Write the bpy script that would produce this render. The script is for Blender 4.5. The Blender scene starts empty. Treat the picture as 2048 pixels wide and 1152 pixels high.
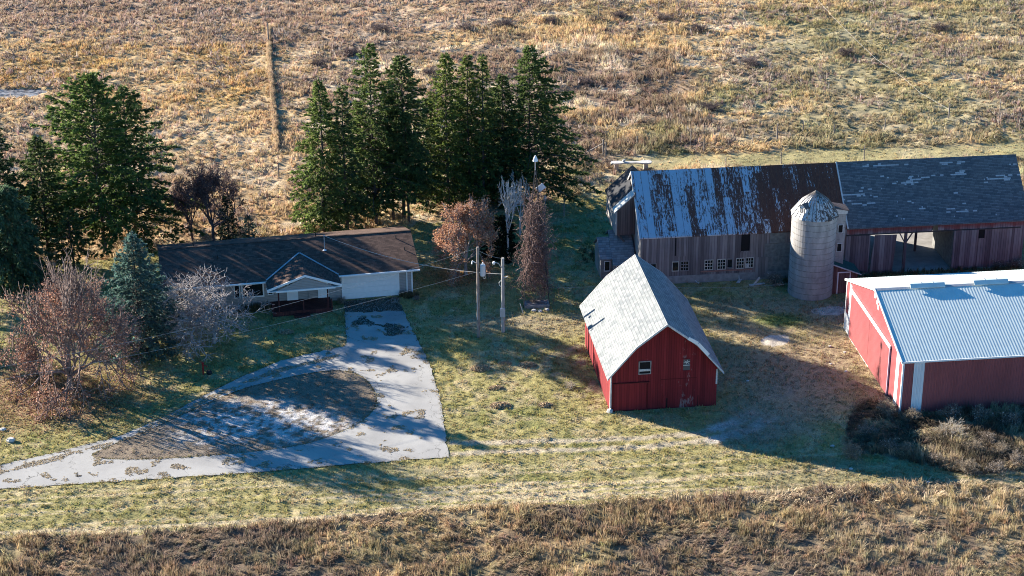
import bpy, math, random
import numpy as np
from mathutils import Matrix, Vector
R_ = math.radians
rng = np.random.default_rng(7)
random.seed(7)
SC = bpy.context.scene
COL = SC.collection
# ------------------------------------------------------------------ camera
F_PX, PIT, ROL, CH = 3983.0, 0.420, -0.003, 73.43
_c, _s = math.cos(PIT), math.sin(PIT)
_cr, _sr = math.cos(ROL), math.sin(ROL)
RM = np.array([[_cr, _sr, 0], [-_sr, _cr, 0], [0, 0, 1]]) @ np.array([[1, 0, 0], [0, _s, _c], [0, _c, -_s]], float)
CP = np.array([0, 0, CH])
def ray(px, py): return RM.T @ np.array([(px - 1024) / F_PX, (576 - py) / F_PX, 1.0])
def g(px, py, z=0.0):                       # survey helper: picture point -> spot on the level ground
    d = ray(px, py); p = CP + d * ((z - CH) / d[2]); return (float(p[0]), float(p[1]))
def atY(px, py, Y):
    d = ray(px, py); p = CP + d * (Y / d[1]); return Vector((float(p[0]), float(p[1]), float(p[2])))
def hgt(base, top):                         # height of an upright thing from its foot and top rows
    x, y = g(*base); lo, hi = 0.0, 40.0
    for _ in range(40):
        m = (lo + hi) / 2
        v = RM @ (np.array([x, y, m]) - CP)
        if 576 - F_PX * v[1] / v[2] > top: lo = m
        else: hi = m
    return lo
cam = bpy.data.cameras.new("camera"); co = bpy.data.objects.new("camera", cam); COL.objects.link(co)
m4 = Matrix.Identity(4)
for i in range(3):
    m4[i][0], m4[i][1], m4[i][2], m4[i][3] = RM[0][i], RM[1][i], -RM[2][i], CP[i]
co.matrix_world = m4
cam.sensor_width = 36; cam.lens = 36 * F_PX / 2048; cam.clip_end = 9000; cam.clip_start = 1
SC.camera = co
# ------------------------------------------------------------------ light
AZ, EL = -30.5, 17.3                        # shadows run towards AZ
w = bpy.data.worlds.new("World"); SC.world = w; w.use_nodes = True
nt = w.node_tree; bg = nt.nodes["Background"]
sky = nt.nodes.new("ShaderNodeTexSky"); sky.sky_type = 'NISHITA'; sky.sun_disc = False
to_sun = Vector((-math.cos(R_(AZ)) * math.cos(R_(EL)), -math.sin(R_(AZ)) * math.cos(R_(EL)), math.sin(R_(EL))))
sky.sun_elevation = R_(EL); sky.sun_rotation = math.atan2(to_sun.x, to_sun.y)
sky.air_density = 0.75; sky.dust_density = 0.05; sky.ozone_density = 2.5
hs = nt.nodes.new('ShaderNodeHueSaturation'); hs.inputs['Saturation'].default_value = 1.32; hs.inputs['Hue'].default_value = 0.5; nt.links.new(sky.outputs[0], hs.inputs['Color']); nt.links.new(hs.outputs[0], bg.inputs[0]); bg.inputs[1].default_value = 0.070
sl = bpy.data.lights.new("sun", 'SUN'); sl.energy = 5.0; sl.angle = R_(0.53); sl.color = (1.0, 0.915, 0.785)
so = bpy.data.objects.new("sun", sl); COL.objects.link(so)
so.rotation_euler = to_sun.to_track_quat('Z', 'Y').to_euler(); so.location = (-100, 300, 120)
SC.view_settings.view_transform = 'Standard'; SC.view_settings.look = 'None'
SC.view_settings.exposure = 1.88; SC.view_settings.gamma = 1
SC.cycles.filter_width = 1.0; SC.cycles.use_denoising = True; SC.cycles.denoising_prefilter = 'NONE'
# ------------------------------------------------------------------ node helper
class N:
    def __init__(s, name):
        s.m = bpy.data.materials.new(name); s.m.use_nodes = True; s.t = s.m.node_tree
        s.b = s.t.nodes["Principled BSDF"]; s.b.inputs['Specular IOR Level'].default_value = 0.25
        tc = s.t.nodes.new("ShaderNodeTexCoord"); s.obj = tc.outputs['Object']
        x = s.t.nodes.new("ShaderNodeSeparateXYZ"); s.t.links.new(s.obj, x.inputs[0])
        s.x, s.y, s.z = x.outputs[0], x.outputs[1], x.outputs[2]
        ge = s.t.nodes.new("ShaderNodeNewGeometry"); s.pos = ge.outputs['Position']
    def set(s, sock, v):
        if isinstance(v, bpy.types.NodeSocket): s.t.links.new(v, sock)
        elif isinstance(v, (tuple, list)) and len(v) == 3 and sock.type == 'RGBA': sock.default_value = (*v, 1)
        else: sock.default_value = v
    def math(s, op, a, b=0.0, c=None):
        n = s.t.nodes.new("ShaderNodeMath"); n.operation = op; s.set(n.inputs[0], a); s.set(n.inputs[1], b)
        if c is not None: s.set(n.inputs[2], c)
        return n.outputs[0]
    def vec(s, x, y, z):
        n = s.t.nodes.new("ShaderNodeCombineXYZ")
        for i, v in enumerate((x, y, z)): s.set(n.inputs[i], v)
        return n.outputs[0]
    def noise(s, vec, scale=1.0, detail=4.0, rough=0.55, color=False):
        n = s.t.nodes.new("ShaderNodeTexNoise"); s.set(n.inputs['Vector'], vec); n.inputs['Scale'].default_value = scale
        n.inputs['Detail'].default_value = detail; n.inputs['Roughness'].default_value = rough
        return n.outputs[1 if color else 0]
    def white(s, vec):
        n = s.t.nodes.new("ShaderNodeTexWhiteNoise"); n.noise_dimensions = '3D'; s.set(n.inputs['Vector'], vec); return n.outputs[0]
    def ramp(s, f, stops, const=False):
        n = s.t.nodes.new("ShaderNodeValToRGB"); e = n.color_ramp.elements
        if const: n.color_ramp.interpolation = 'CONSTANT'
        while len(e) < len(stops): e.new(0.5)
        for i, (p, c) in enumerate(stops):
            e[i].position = p; e[i].color = (*c, 1) if isinstance(c, (tuple, list)) else (c, c, c, 1)
        s.set(n.inputs[0], f); return n.outputs[0]
    def mix(s, f, a, b, mode='MIX'):
        n = s.t.nodes.new("ShaderNodeMix"); n.data_type = 'RGBA'; n.blend_type = mode
        s.set(n.inputs[0], f); s.set(n.inputs[6], a); s.set(n.inputs[7], b); return n.outputs[2]
    def bump(s, h, strength=0.5, dist=0.02):
        n = s.t.nodes.new("ShaderNodeBump"); n.inputs['Strength'].default_value = strength; n.inputs['Distance'].default_value = dist
        s.set(n.inputs['Height'], h); s.t.links.new(n.outputs[0], s.b.inputs['Normal'])
    def attr(s, name='Col'):
        n = s.t.nodes.new("ShaderNodeAttribute"); n.attribute_name = name; return n.outputs['Color']
    def done(s, col, rough=0.8, metal=0.0, spec=None):
        s.set(s.b.inputs['Base Color'], col); s.set(s.b.inputs['Roughness'], rough); s.set(s.b.inputs['Metallic'], metal)
        if spec is not None: s.b.inputs['Specular IOR Level'].default_value = spec
        return s.m
def plain(name, col, rough=0.7, metal=0.0, var=0.12, scale=3.0, spec=None):
    n = N(name); f = n.noise(n.obj, scale, 5)
    d = tuple(c * (1 - var) for c in col); l = tuple(min(1, c * (1 + var)) for c in col)
    return n.done(n.ramp(f, [(0.3, d), (0.7, l)]), rough, metal, spec)
def boards(name, cols, bw=0.22, gap=0.08, rough=0.85, streak=1.0, extra=None, bstr=0.6):
    n = N(name); a = n.math('ADD', n.x, n.y); q = n.math('DIVIDE', a, bw); i = n.math('FLOOR', q); fr = n.math('FRACT', q)
    rnd = n.white(n.vec(i, 3.0, 0.0))
    st = n.noise(n.vec(n.math('MULTIPLY', a, 9.0), n.math('MULTIPLY', n.z, 0.45), n.math('MULTIPLY', i, 1.7)), 1.0, 5, 0.6)
    f = n.math('ADD', n.math('MULTIPLY', rnd, 0.55), n.math('MULTIPLY', st, 0.6 * streak))
    c = n.ramp(f, [(0.2 + 0.6 * k / (len(cols) - 1), cols[k]) for k in range(len(cols))])
    big = n.noise(n.obj, 0.35, 3)
    c = n.mix(n.ramp(big, [(0.35, 0.0), (0.7, 0.45)]), c, cols[0])
    if extra: c = extra(n, c, i, st)
    gm = n.math('LESS_THAN', fr, gap)
    c = n.mix(n.math('MULTIPLY', gm, 0.75), c, tuple(v * 0.25 for v in cols[0]))
    n.bump(n.math('ADD', n.math('MULTIPLY', n.math('SUBTRACT', 1.0, gm), 0.7), n.math('MULTIPLY', st, 0.4)), bstr, 0.03)
    return n.done(c, rough)
def shingles(name, cols, along='x', row=0.12, wid=0.32, patch=None, rough=0.9, line=0.55, stain=None):
    n = N(name); u = n.x if along == 'x' else n.y
    r = n.math('DIVIDE', n.z, row); ri = n.math('FLOOR', r); rf = n.math('FRACT', r)
    q = n.math('ADD', n.math('DIVIDE', u, wid), n.math('MULTIPLY', n.white(n.vec(ri, 0.0, 5.0)), 3.0))
    qi = n.math('FLOOR', q); qf = n.math('FRACT', q)
    rnd = n.white(n.vec(qi, ri, 1.0))
    f = n.math('ADD', n.math('MULTIPLY', rnd, 0.7), n.math('MULTIPLY', n.noise(n.obj, 0.5, 4), 0.5))
    c = n.ramp(f, [(0.15 + 0.7 * k / (len(cols) - 1), cols[k]) for k in range(len(cols))])
    if patch: c = patch(n, c, u, rnd, ri)
    if stain: c = stain(n, c, u)
    e = n.math('MAXIMUM', n.math('LESS_THAN', rf, 0.22), n.math('LESS_THAN', qf, 0.07))
    c = n.mix(n.math('MULTIPLY', e, line), c, tuple(v * 0.3 for v in cols[0]))
    n.bump(n.math('ADD', n.math('SUBTRACT', 1.0, rf), n.math('MULTIPLY', rnd, 0.5)), 0.6, 0.02)
    return n.done(c, rough)
def veg(name, trans=0.35, rough=0.75, var=0.25):
    n = N(name); c = n.attr(); f = n.noise(n.pos, 1.3, 3)
    c = n.mix(1.0, c, n.ramp(f, [(0.25, 1 - var), (0.75, 1 + var)]), 'MULTIPLY')
    n.done(c, rough, 0, 0.15)
    t = n.t.nodes.new("ShaderNodeBsdfTranslucent"); n.set(t.inputs[0], c)
    mx = n.t.nodes.new("ShaderNodeMixShader"); mx.inputs[0].default_value = trans
    o = n.t.nodes["Material Output"]
    n.t.links.new(n.b.outputs[0], mx.inputs[1]); n.t.links.new(t.outputs[0], mx.inputs[2]); n.t.links.new(mx.outputs[0], o.inputs[0])
    return n.m
# ------------------------------------------------------------------ mesh helper
class MB:
    def __init__(s): s.v, s.f = [], []
    def add(s, vs, fs):
        o = len(s.v); s.v += [tuple(map(float, p)) for p in vs]; s.f += [tuple(o + i for i in q) for q in fs]; return s
    def box(s, x0, x1, y0, y1, z0, z1):
        return s.add([(x0, y0, z0), (x1, y0, z0), (x1, y1, z0), (x0, y1, z0), (x0, y0, z1), (x1, y0, z1), (x1, y1, z1), (x0, y1, z1)],
                     [(3, 2, 1, 0), (4, 5, 6, 7), (0, 1, 5, 4), (1, 2, 6, 5), (2, 3, 7, 6), (3, 0, 4, 7)])
    def prism(s, poly, lo, hi, axis):
        n = len(poly)
        f = {'u': lambda a, b, t: (t, a, b), 'v': lambda a, b, t: (a, t, b), 'z': lambda a, b, t: (a, b, t)}[axis]
        vs = [f(a, b, lo) for a, b in poly] + [f(a, b, hi) for a, b in poly]
        return s.add(vs, [tuple(range(n)), tuple(range(2 * n - 1, n - 1, -1))] + [(i, n + i, n + (i + 1) % n, (i + 1) % n) for i in range(n)])
    def roof(s, prof, th, lo, hi, axis): return s.prism(list(prof) + [(a, z - th) for a, z in reversed(prof)], lo, hi, axis)
    def tube(s, pts, rad, n=8, cap=True):
        pts = [Vector(p) for p in pts]; rings = []
        if not isinstance(rad, (list, tuple)): rad = [rad] * len(pts)
        for i, p in enumerate(pts):
            d = (pts[min(i + 1, len(pts) - 1)] - pts[max(i - 1, 0)]).normalized()
            a = d.orthogonal().normalized() if abs(d.z) > 0.9 else d.cross(Vector((0, 0, 1))).normalized(); b = d.cross(a)
            if abs(d.z) > 0.9: a = Vector((1, 0, 0)); a = (a - d * a.dot(d)).normalized(); b = d.cross(a)
            rings.append([p + (a * math.cos(2 * math.pi * k / n) + b * math.sin(2 * math.pi * k / n)) * rad[i] for k in range(n)])
        vs = [q for r in rings for q in r]; fs = []
        for i in range(len(pts) - 1):
            for k in range(n): fs.append((i * n + k, i * n + (k + 1) % n, (i + 1) * n + (k + 1) % n, (i + 1) * n + k))
        if cap: fs += [tuple(range(n - 1, -1, -1)), tuple((len(pts) - 1) * n + k for k in range(n))]
        return s.add(vs, fs)
    def bar(s, p0, p1, w, h=None): # square bar
        p0, p1 = Vector(p0), Vector(p1); h = h or w; d = (p1 - p0).normalized()
        a = d.cross(Vector((0, 0, 1))); a = Vector((1, 0, 0)) if a.length < 1e-3 else a.normalized(); b = a.cross(d).normalized()
        vs = [p + a * sx * w / 2 + b * sy * h / 2 for p in (p0, p1) for sx, sy in ((-1, -1), (1, -1), (1, 1), (-1, 1))]
        return s.add(vs, [(0, 1, 2, 3), (7, 6, 5, 4), (0, 4, 5, 1), (1, 5, 6, 2), (2, 6, 7, 3), (3, 7, 4, 0)])
    def ring(s, u0, u1, z0, z1, v0, v1, t):  # picture frame in the u-z plane, four butted bars
        s.box(u0 - t, u1 + t, v0, v1, z1, z1 + t); s.box(u0 - t, u1 + t, v0, v1, z0 - t, z0)
        s.box(u0 - t, u0, v0, v1, z0, z1); s.box(u1, u1 + t, v0, v1, z0, z1); return s
    def build(s, name, mat, parent=None, smooth=False):
        me = bpy.data.meshes.new(name); me.from_pydata(s.v, [], s.f); me.update()
        import bmesh
        bm = bmesh.new(); bm.from_mesh(me); bmesh.ops.recalc_face_normals(bm, faces=bm.faces); bm.to_mesh(me); bm.free()
        if smooth: me.polygons.foreach_set('use_smooth', [True] * len(me.polygons))
        me.materials.append(mat); o = bpy.data.objects.new(name, me); COL.objects.link(o)
        if parent: o.parent = parent
        return o
def trimesh(name, V, T, colr, mat, parent=None, smooth=False):
    V = np.ascontiguousarray(V, np.float32); T = np.ascontiguousarray(T, np.int32)
    me = bpy.data.meshes.new(name)
    me.vertices.add(len(V)); me.vertices.foreach_set('co', V.ravel())
    me.loops.add(T.size); me.loops.foreach_set('vertex_index', T.ravel())
    k = T.shape[1]
    me.polygons.add(len(T)); me.polygons.foreach_set('loop_start', np.arange(0, T.size, k, dtype=np.int32))
    if smooth: me.polygons.foreach_set('use_smooth', np.ones(len(T), bool))
    me.update(calc_edges=True)
    if colr is not None:
        a = me.color_attributes.new('Col', 'FLOAT_COLOR', 'POINT')
        c = np.ones((len(V), 4), np.float32); c[:, :3] = colr; a.data.foreach_set('color', c.ravel())
    me.materials.append(mat); o = bpy.data.objects.new(name, me); COL.objects.link(o)
    if parent: o.parent = parent
    return o
def tag(o, label, cat, group=None):
    o['label'] = label; o['category'] = cat
    if group: o['group'] = group
    return o
def thing(name, label, cat, loc=(0, 0, 0), rz=0.0, group=None):
    o = bpy.data.objects.new(name, None); COL.objects.link(o); o.location = loc; o.rotation_euler = (0, 0, rz); o.empty_display_size = 0.3
    return tag(o, label, cat, group)
def kind(o, k, label=None): 
    o['kind'] = k
    if label: o['label'] = label
    return o
def dup(root, loc, rz=0.0, sc=1.0, label=None, parent=None):
    r = root.copy(); COL.objects.link(r)
    if parent is None:
        r.location = loc; r.rotation_euler = (0, 0, rz); r.scale = (sc, sc, sc)
        if label: r['label'] = label
    else: r.parent = parent
    for ch in list(root.children): dup(ch, None, parent=r)
    return r
# ------------------------------------------------------------------ noise in numpy
def vnoise(x, y, seed=0):
    xi = np.floor(x).astype(np.int64); yi = np.floor(y).astype(np.int64); fx = x - xi; fy = y - yi
    fx = fx * fx * (3 - 2 * fx); fy = fy * fy * (3 - 2 * fy)
    def h(a, b):
        n = (a * 374761393 + b * 668265263 + seed * 974711) & 0x7fffffff
        n = ((n ^ (n >> 13)) * 1274126177) & 0x7fffffff
        return ((n ^ (n >> 16)) & 0xffff) / 65535.0
    return (h(xi, yi) * (1 - fx) + h(xi + 1, yi) * fx) * (1 - fy) + (h(xi, yi + 1) * (1 - fx) + h(xi + 1, yi + 1) * fx) * fy
def fbm(x, y, size, octv=4, seed=0):
    a, t, s = 1.0, 0.0, 0.0; x = x / size; y = y / size
    for o in range(octv):
        s = s + a * vnoise(x, y, seed + o * 17); t += a; a *= 0.55; x = x * 2.03 + 3.1; y = y * 2.03 + 7.7
    return s / t
def sstep(a, b, x):
    t = np.clip((x - a) / (b - a), 0, 1); return t * t * (3 - 2 * t)
def inpoly(X, Y, poly):
    r = np.zeros(X.shape, bool); n = len(poly); j = n - 1
    for i in range(n):
        x0, y0 = poly[i]; x1, y1 = poly[j]
        c = ((y0 > Y) != (y1 > Y)) & (X < (x1 - x0) * (Y - y0) / (y1 - y0 + 1e-12) + x0); r ^= c; j = i
    return r
def dline(X, Y, pts):                       # distance to a polyline
    d = np.full(X.shape, 1e9)
    for (x0, y0), (x1, y1) in zip(pts[:-1], pts[1:]):
        dx, dy = x1 - x0, y1 - y0; t = np.clip(((X - x0) * dx + (Y - y0) * dy) / (dx * dx + dy * dy + 1e-9), 0, 1)
        d = np.minimum(d, np.hypot(X - x0 - t * dx, Y - y0 - t * dy))
    return d
def G(*pts): return [g(*p) for p in pts]
def smooth_poly(pts, it=2):
    for _ in range(it):
        q = []
        for i in range(len(pts)):
            a, b = pts[i], pts[(i + 1) % len(pts)]
            q += [(a[0] * .75 + b[0] * .25, a[1] * .75 + b[1] * .25), (a[0] * .25 + b[0] * .75, a[1] * .25 + b[1] * .75)]
        pts = q
    return pts
# ------------------------------------------------------------------ site plan
DRIVE = G((-260, 992), (0, 978), (120, 970), (320, 957), (520, 944), (700, 929), (820, 919), (899, 914), (893, 880), (881, 800), (862, 735), (838, 685), (815, 640), (799, 603),
          (798, 594), (688, 602), (690, 640), (694, 676), (690, 692), (640, 702), (560, 722), (480, 755), (400, 795), (320, 838), (240, 872), (120, 903), (0, 930), (-260, 975))
ISLAND = smooth_poly(G((168, 915), (215, 893), (300, 860), (400, 812), (480, 778), (560, 758), (640, 742), (695, 740), (732, 755), (756, 790), (752, 818), (720, 847), (660, 874), (600, 892), (500, 905), (380, 915), (260, 921)), 2)
FRONT_EDGE = sorted(G((-400, 1100), (0, 1076), (250, 1068), (350, 1062), (550, 1044), (750, 1030), (900, 1021), (1024, 1010), (1150, 1006), (1320, 999), (1424, 989), (1624, 979), (1824, 965), (2048, 972), (2400, 975)))
BACK_EDGE = sorted(G((-500, 575), (0, 545), (330, 500), (560, 476), (820, 452), (1000, 425), (1120, 398), (1215, 386))) + [(11.0, 186.0), (11.6, 175.5), (60, 181)]
TRACK_A = G((905, 886), (1000, 884), (1150, 881), (1280, 876), (1400, 866), (1460, 848), (1510, 825), (1545, 795))
TRACK_B = G((905, 908), (1000, 903), (1150, 900), (1300, 893), (1420, 880), (1500, 858), (1545, 830), (1580, 800), (1600, 760), (1620, 720))
PAD = smooth_poly(G((1519, 684), (1528, 673), (1545, 668), (1560, 670), (1570, 668), (1578, 676), (1578, 684), (1570, 690), (1545, 692), (1528, 690)), 2)
GRAVEL = smooth_poly(G((1610, 622), (1650, 612), (1690, 612), (1692, 628), (1650, 632)), 2)
BRUSH = smooth_poly(G((1690, 850), (1720, 800), (1790, 808), (1850, 822), (2048, 800), (2300, 800), (2300, 950), (2048, 940), (1930, 950), (1790, 915), (1700, 905)), 1)
POND = smooth_poly(G((-60, 179), (20, 177), (60, 176), (96, 179), (92, 187), (60, 194), (20, 195), (-60, 196)), 2)
OAK = g(142, 778); CRAB = g(428, 686); RUSSET = g(932, 548)
HX, HY, HA = -8.93, 163.211, 0.196          # house, right front corner
MX, MY, MA = 11.611, 165.038, 0.115         # old barn, left front corner
BX, BY, BA = 7.753, 140.318, 0.125          # red barn
PX, PY, PA = 30.622, 139.851, 0.12          # metal shed
def loc2(X, Y, ox, oy, a): return (X - ox) * math.cos(a) + (Y - oy) * math.sin(a), -(X - ox) * math.sin(a) + (Y - oy) * math.cos(a)
def built(X, Y, m=0.0):
    r = np.zeros(X.shape, bool)
    for ox, oy, a, u0, u1, v0, v1 in ((HX, HY, HA, -21.6, 0, 0, 8.3), (HX, HY, HA, -12.7, -7.4, -2.4, 0), (MX, MY, MA, 0, 36, 0, 10.0), (MX, MY, MA, -3.3, 0, 1.6, 5.5), (BX, BY, BA, 0, 8.56, 0, 12.5), (PX, PY, PA, 0, 40, 0, 16)):
        u, v = loc2(X, Y, ox, oy, a); r |= (u > u0 - m) & (u < u1 + m) & (v > v0 - m) & (v < v1 + m)
    return r | (np.hypot(X - 26.79, Y - 163.48) < 2 + m)
def tallmask(X, Y):
    n = (fbm(X, Y, 2.2, 3, 5) - .5) * 1.6
    fr = Y < np.interp(X, [p[0] for p in FRONT_EDGE], [p[1] for p in FRONT_EDGE]) + n * .7
    bk = Y > np.interp(X, [p[0] for p in BACK_EDGE], [p[1] for p in BACK_EDGE]) + n * 1.5
    br = inpoly(X, Y, BRUSH)
    return fr, bk, br
def mixc(a, b, t): return a + (np.asarray(b) - a) * t[..., None]
def field_color(X, Y):                      # real colour of the dry meadow plants
    n1 = fbm(X * .6, Y, 8, 4, 11); n2 = fbm(X * .7, Y, 3.0, 3, 12); n3 = fbm(X, Y, 22, 3, 13)
    c = np.empty(X.shape + (3,)); c[...] = (.60, .44, .245)
    c = mixc(c, (.30, .215, .155), sstep(.52, .64, n1) * .9)                # brown weeds
    c = mixc(c, (.70, .58, .42), sstep(.54, .68, n2) * .85)                  # pale lodged straw
    gr = sstep(.52, .66, fbm(X, Y, 12, 4, 21)) * sstep(-6, 8, X)
    c = mixc(c, (.26, .26, .12), gr * .6)
    rg = sstep(20, 34, X) * sstep(190, 200, Y)
    c = mixc(c, (.40, .335, .19), rg * sstep(.38, .6, n1) * .7)
    left = sstep(-14, -24, X)
    c = mixc(c, (.50, .36, .215), left * .5)
    gold = sstep(-24, -32, X + (n3 - .5) * 12) * sstep(208, 216, Y + (n3 - .5) * 14) * sstep(244, 236, Y + (n1 - .5) * 10)
    c = mixc(c, (.54, .35, .13), gold * sstep(.38, .56, n2 * .5 + n1 * .5) * .75)
    far = sstep(238, 250, Y + (n1 - .5) * 14) * sstep(10, -12, X)
    c = mixc(c, (.45, .32, .225), far * .7)
    return c
def front_color(X, Y):
    n1 = fbm(X, Y, 4, 4, 31); n2 = fbm(X, Y, 1.6, 3, 32)
    c = np.empty(X.shape + (3,)); c[...] = (.33, .235, .145)
    c = mixc(c, (.50, .38, .22), sstep(.46, .66, n1) * .85)
    c = mixc(c, (.24, .22, .11), sstep(.52, .70, n2) * .45)
    c = mixc(c, (.19, .15, .13), sstep(.5, .3, n1) * .5)
    c = mixc(c, (.52, .42, .26), sstep(14, 30, X) * sstep(.4, .6, n2) * .6)
    return c
def lawn_color(X, Y):
    n1 = fbm(X, Y, 5, 4, 41); n2 = fbm(X, Y, 1.3, 3, 42); n3 = fbm(X * .045, (Y - .10 * X) * 2.6, 1.0, 3, 43)
    c = np.empty(X.shape + (3,)); c[...] = (.315, .272, .112)
    c = mixc(c, (.215, .215, .075), sstep(.5, .68, n1) * .6)
    c = mixc(c, (.45, .36, .215), sstep(.50, .66, n2) * .6)
    c = mixc(c, (.50, .41, .26), sstep(.52, .60, n3) * .9 * sstep(134, 130, Y - .1 * X + 1)); c = mixc(c, (.22, .20, .085), sstep(.46, .38, n3) * .6 * sstep(134, 130, Y - .1 * X + 1))     # mown swaths along the meadow
    c = mixc(c, (.30, .245, .14), sstep(6, 16, X) * sstep(.45, .6, n1) * .6)
    return c
def ground_color(X, Y):
    fr, bk, br = tallmask(X, Y)
    c = lawn_color(X, Y)
    n = fbm(X, Y, .8, 3, 51); nb = fbm(X, Y, 3, 3, 52)
    # dry track ruts and worn soil
    da = np.minimum(dline(X, Y, TRACK_A), dline(X, Y, TRACK_B))
    rut = sstep(.55, .15, da + (n - .5) * .5)
    c = mixc(c, (.44, .37, .27), rut * .85)
    grav = sstep(1.0, .3, da + (n - .5) * .9) * sstep(14.5, 16, X) * sstep(26, 21, X) * sstep(.36, .5, n); c = mixc(c, (.66, .63, .60), grav * .95)
    soil = sstep(5.0, 1.0, dline(X, Y, TRACK_B[-5:]) + (nb - .5) * 3); c = mixc(c, (.30, .235, .17), soil * .8)
    yard = sstep(15, 19, X) * sstep(138, 141, Y) * sstep(163, 160, Y); c = mixc(c, (.35, .265, .16), yard * (.45 + .55 * sstep(.35, .6, nb)) * .9)
    c = mixc(c, (.08, .17, .02), sstep(2.2, .5, np.hypot((X - g(1560, 640)[0]) * .6, Y - g(1560, 640)[1])) * .7)
    c = mixc(c, (.31, .25, .15), sstep(3.8, 1.0, np.hypot((X - g(1095, 650)[0]) * .6, Y - g(1095, 650)[1]) + (n - .5) * 2) * .85)
    c = mixc(c, (.33, .27, .17), sstep(2.5, .8, np.hypot((X - g(970, 645)[0]) * .35, Y - g(970, 645)[1]) + (n - .5) * 2) * .7)
    # island: thin grass over pale gravel
    isl = inpoly(X, Y, ISLAND)
    ic = np.empty(X.shape + (3,)); ic[...] = (.215, .17, .125)
    cx, cy = g(520, 850); core = sstep(7.5, 2.0, np.hypot((X - cx) * .72, (Y - cy) * 1.35) + (nb - .5) * 4)
    ic = mixc(ic, (.52, .50, .48), core * sstep(.40, .56, .45 * n + .55 * fbm(X, Y, .38, 2, 55)))
    c = np.where(isl[..., None], ic, c)
    # leaf-strewn ground round the oak
    lf = sstep(11, 4, np.hypot(X - OAK[0] + 1.5, (Y - OAK[1] + 1.5) * 1.3) + (nb - .5) * 6); c = mixc(c, (.25, .14, .085), lf * .45 * (~isl))
    lf = sstep(5, 2, np.hypot(X - RUSSET[0], Y - RUSSET[1]) + (nb - .5) * 3); c = mixc(c, (.30, .17, .08), lf * .6)
    c = np.where((inpoly(X, Y, PAD) | inpoly(X, Y, GRAVEL))[..., None], np.array((.50, .44, .36)) * (.8 + .4 * n[..., None]), c)
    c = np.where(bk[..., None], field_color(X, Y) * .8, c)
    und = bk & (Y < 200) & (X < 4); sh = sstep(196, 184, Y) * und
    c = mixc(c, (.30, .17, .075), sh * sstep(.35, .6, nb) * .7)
    lane = bk & (X > 11); lw = sstep(2.6, 1.2, np.abs(Y - (196.5 + .085 * (X - 12)))) * lane; c = mixc(c, (.33, .29, .13), lw * .6)
    c = np.where((fr | br)[..., None], front_color(X, Y) * .6, c)
    return c
def ground_z(X, Y):
    fr, bk, br = tallmask(X, Y)
    z = (fbm(X, Y, .5, 2, 61) - .5) * .13 + (fbm(X * .5, Y * 1.2, 1.0, 2, 64) - .5) * .05
    z = np.where(bk, (fbm(X, Y, 1.6, 3, 62) - .5) * np.where((X > 11) & (np.abs(Y - (196.5 + .085 * (X - 12))) < 3), .2, .55), z); z = np.where(fr | br, (fbm(X, Y, 1.1, 3, 63) - .5) * .45, z)
    z = np.where(inpoly(X, Y, ISLAND), z * .8 + .04, z)
    flat = inpoly(X, Y, DRIVE) & ~inpoly(X, Y, ISLAND); z = np.where(flat, -.02, z)
    z = np.where(inpoly(X, Y, POND), -.25, z)
    return np.where(built(X, Y, .15), np.minimum(z, -.03), z - .02)
# ------------------------------------------------------------------ ground sheet
gn = N("ground_soil"); gc = gn.attr()
f1 = gn.noise(gn.pos, 7.0, 4, .65); f2 = gn.noise(gn.pos, 1.6, 4)
gc = gn.mix(1.0, gc, gn.ramp(f1, [(.25, .55), (.75, 1.45)]), 'MULTIPLY'); gc = gn.mix(1.0, gc, gn.ramp(f2, [(.3, .85), (.7, 1.15)]), 'MULTIPLY')
gn.bump(f1, .8, .06); GROUND = gn.done(gc, .95, 0, .1)
def axis(lo, hi, st, far):
    a = list(np.arange(lo, hi + st / 2, st)); d = st; b = hi; up = []
    while b < far: d *= 1.45; b += d; up.append(b)
    d = st; b = lo; dn = []
    while b > -far: d *= 1.45; b -= d; dn.append(b)
    return np.array(dn[::-1] + a + up)
xs = axis(-76, 76, .19, 4000); ys = axis(104, 280, .19, 4000)
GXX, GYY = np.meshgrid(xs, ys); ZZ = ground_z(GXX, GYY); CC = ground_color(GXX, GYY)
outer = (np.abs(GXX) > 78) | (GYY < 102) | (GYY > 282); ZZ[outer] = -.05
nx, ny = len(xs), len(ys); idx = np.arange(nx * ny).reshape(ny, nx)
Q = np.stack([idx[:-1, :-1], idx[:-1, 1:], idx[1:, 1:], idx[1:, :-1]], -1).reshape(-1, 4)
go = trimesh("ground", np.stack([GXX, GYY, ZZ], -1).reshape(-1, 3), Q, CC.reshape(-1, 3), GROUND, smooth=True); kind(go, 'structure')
def zat(X, Y):
    i = np.clip(np.searchsorted(xs, X) - 1, 0, nx - 2); j = np.clip(np.searchsorted(ys, Y) - 1, 0, ny - 2)
    tx = (X - xs[i]) / (xs[i + 1] - xs[i]); ty = (Y - ys[j]) / (ys[j + 1] - ys[j])
    return (ZZ[j, i] * (1 - tx) + ZZ[j, i + 1] * tx) * (1 - ty) + (ZZ[j + 1, i] * (1 - tx) + ZZ[j + 1, i + 1] * tx) * ty
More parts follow.
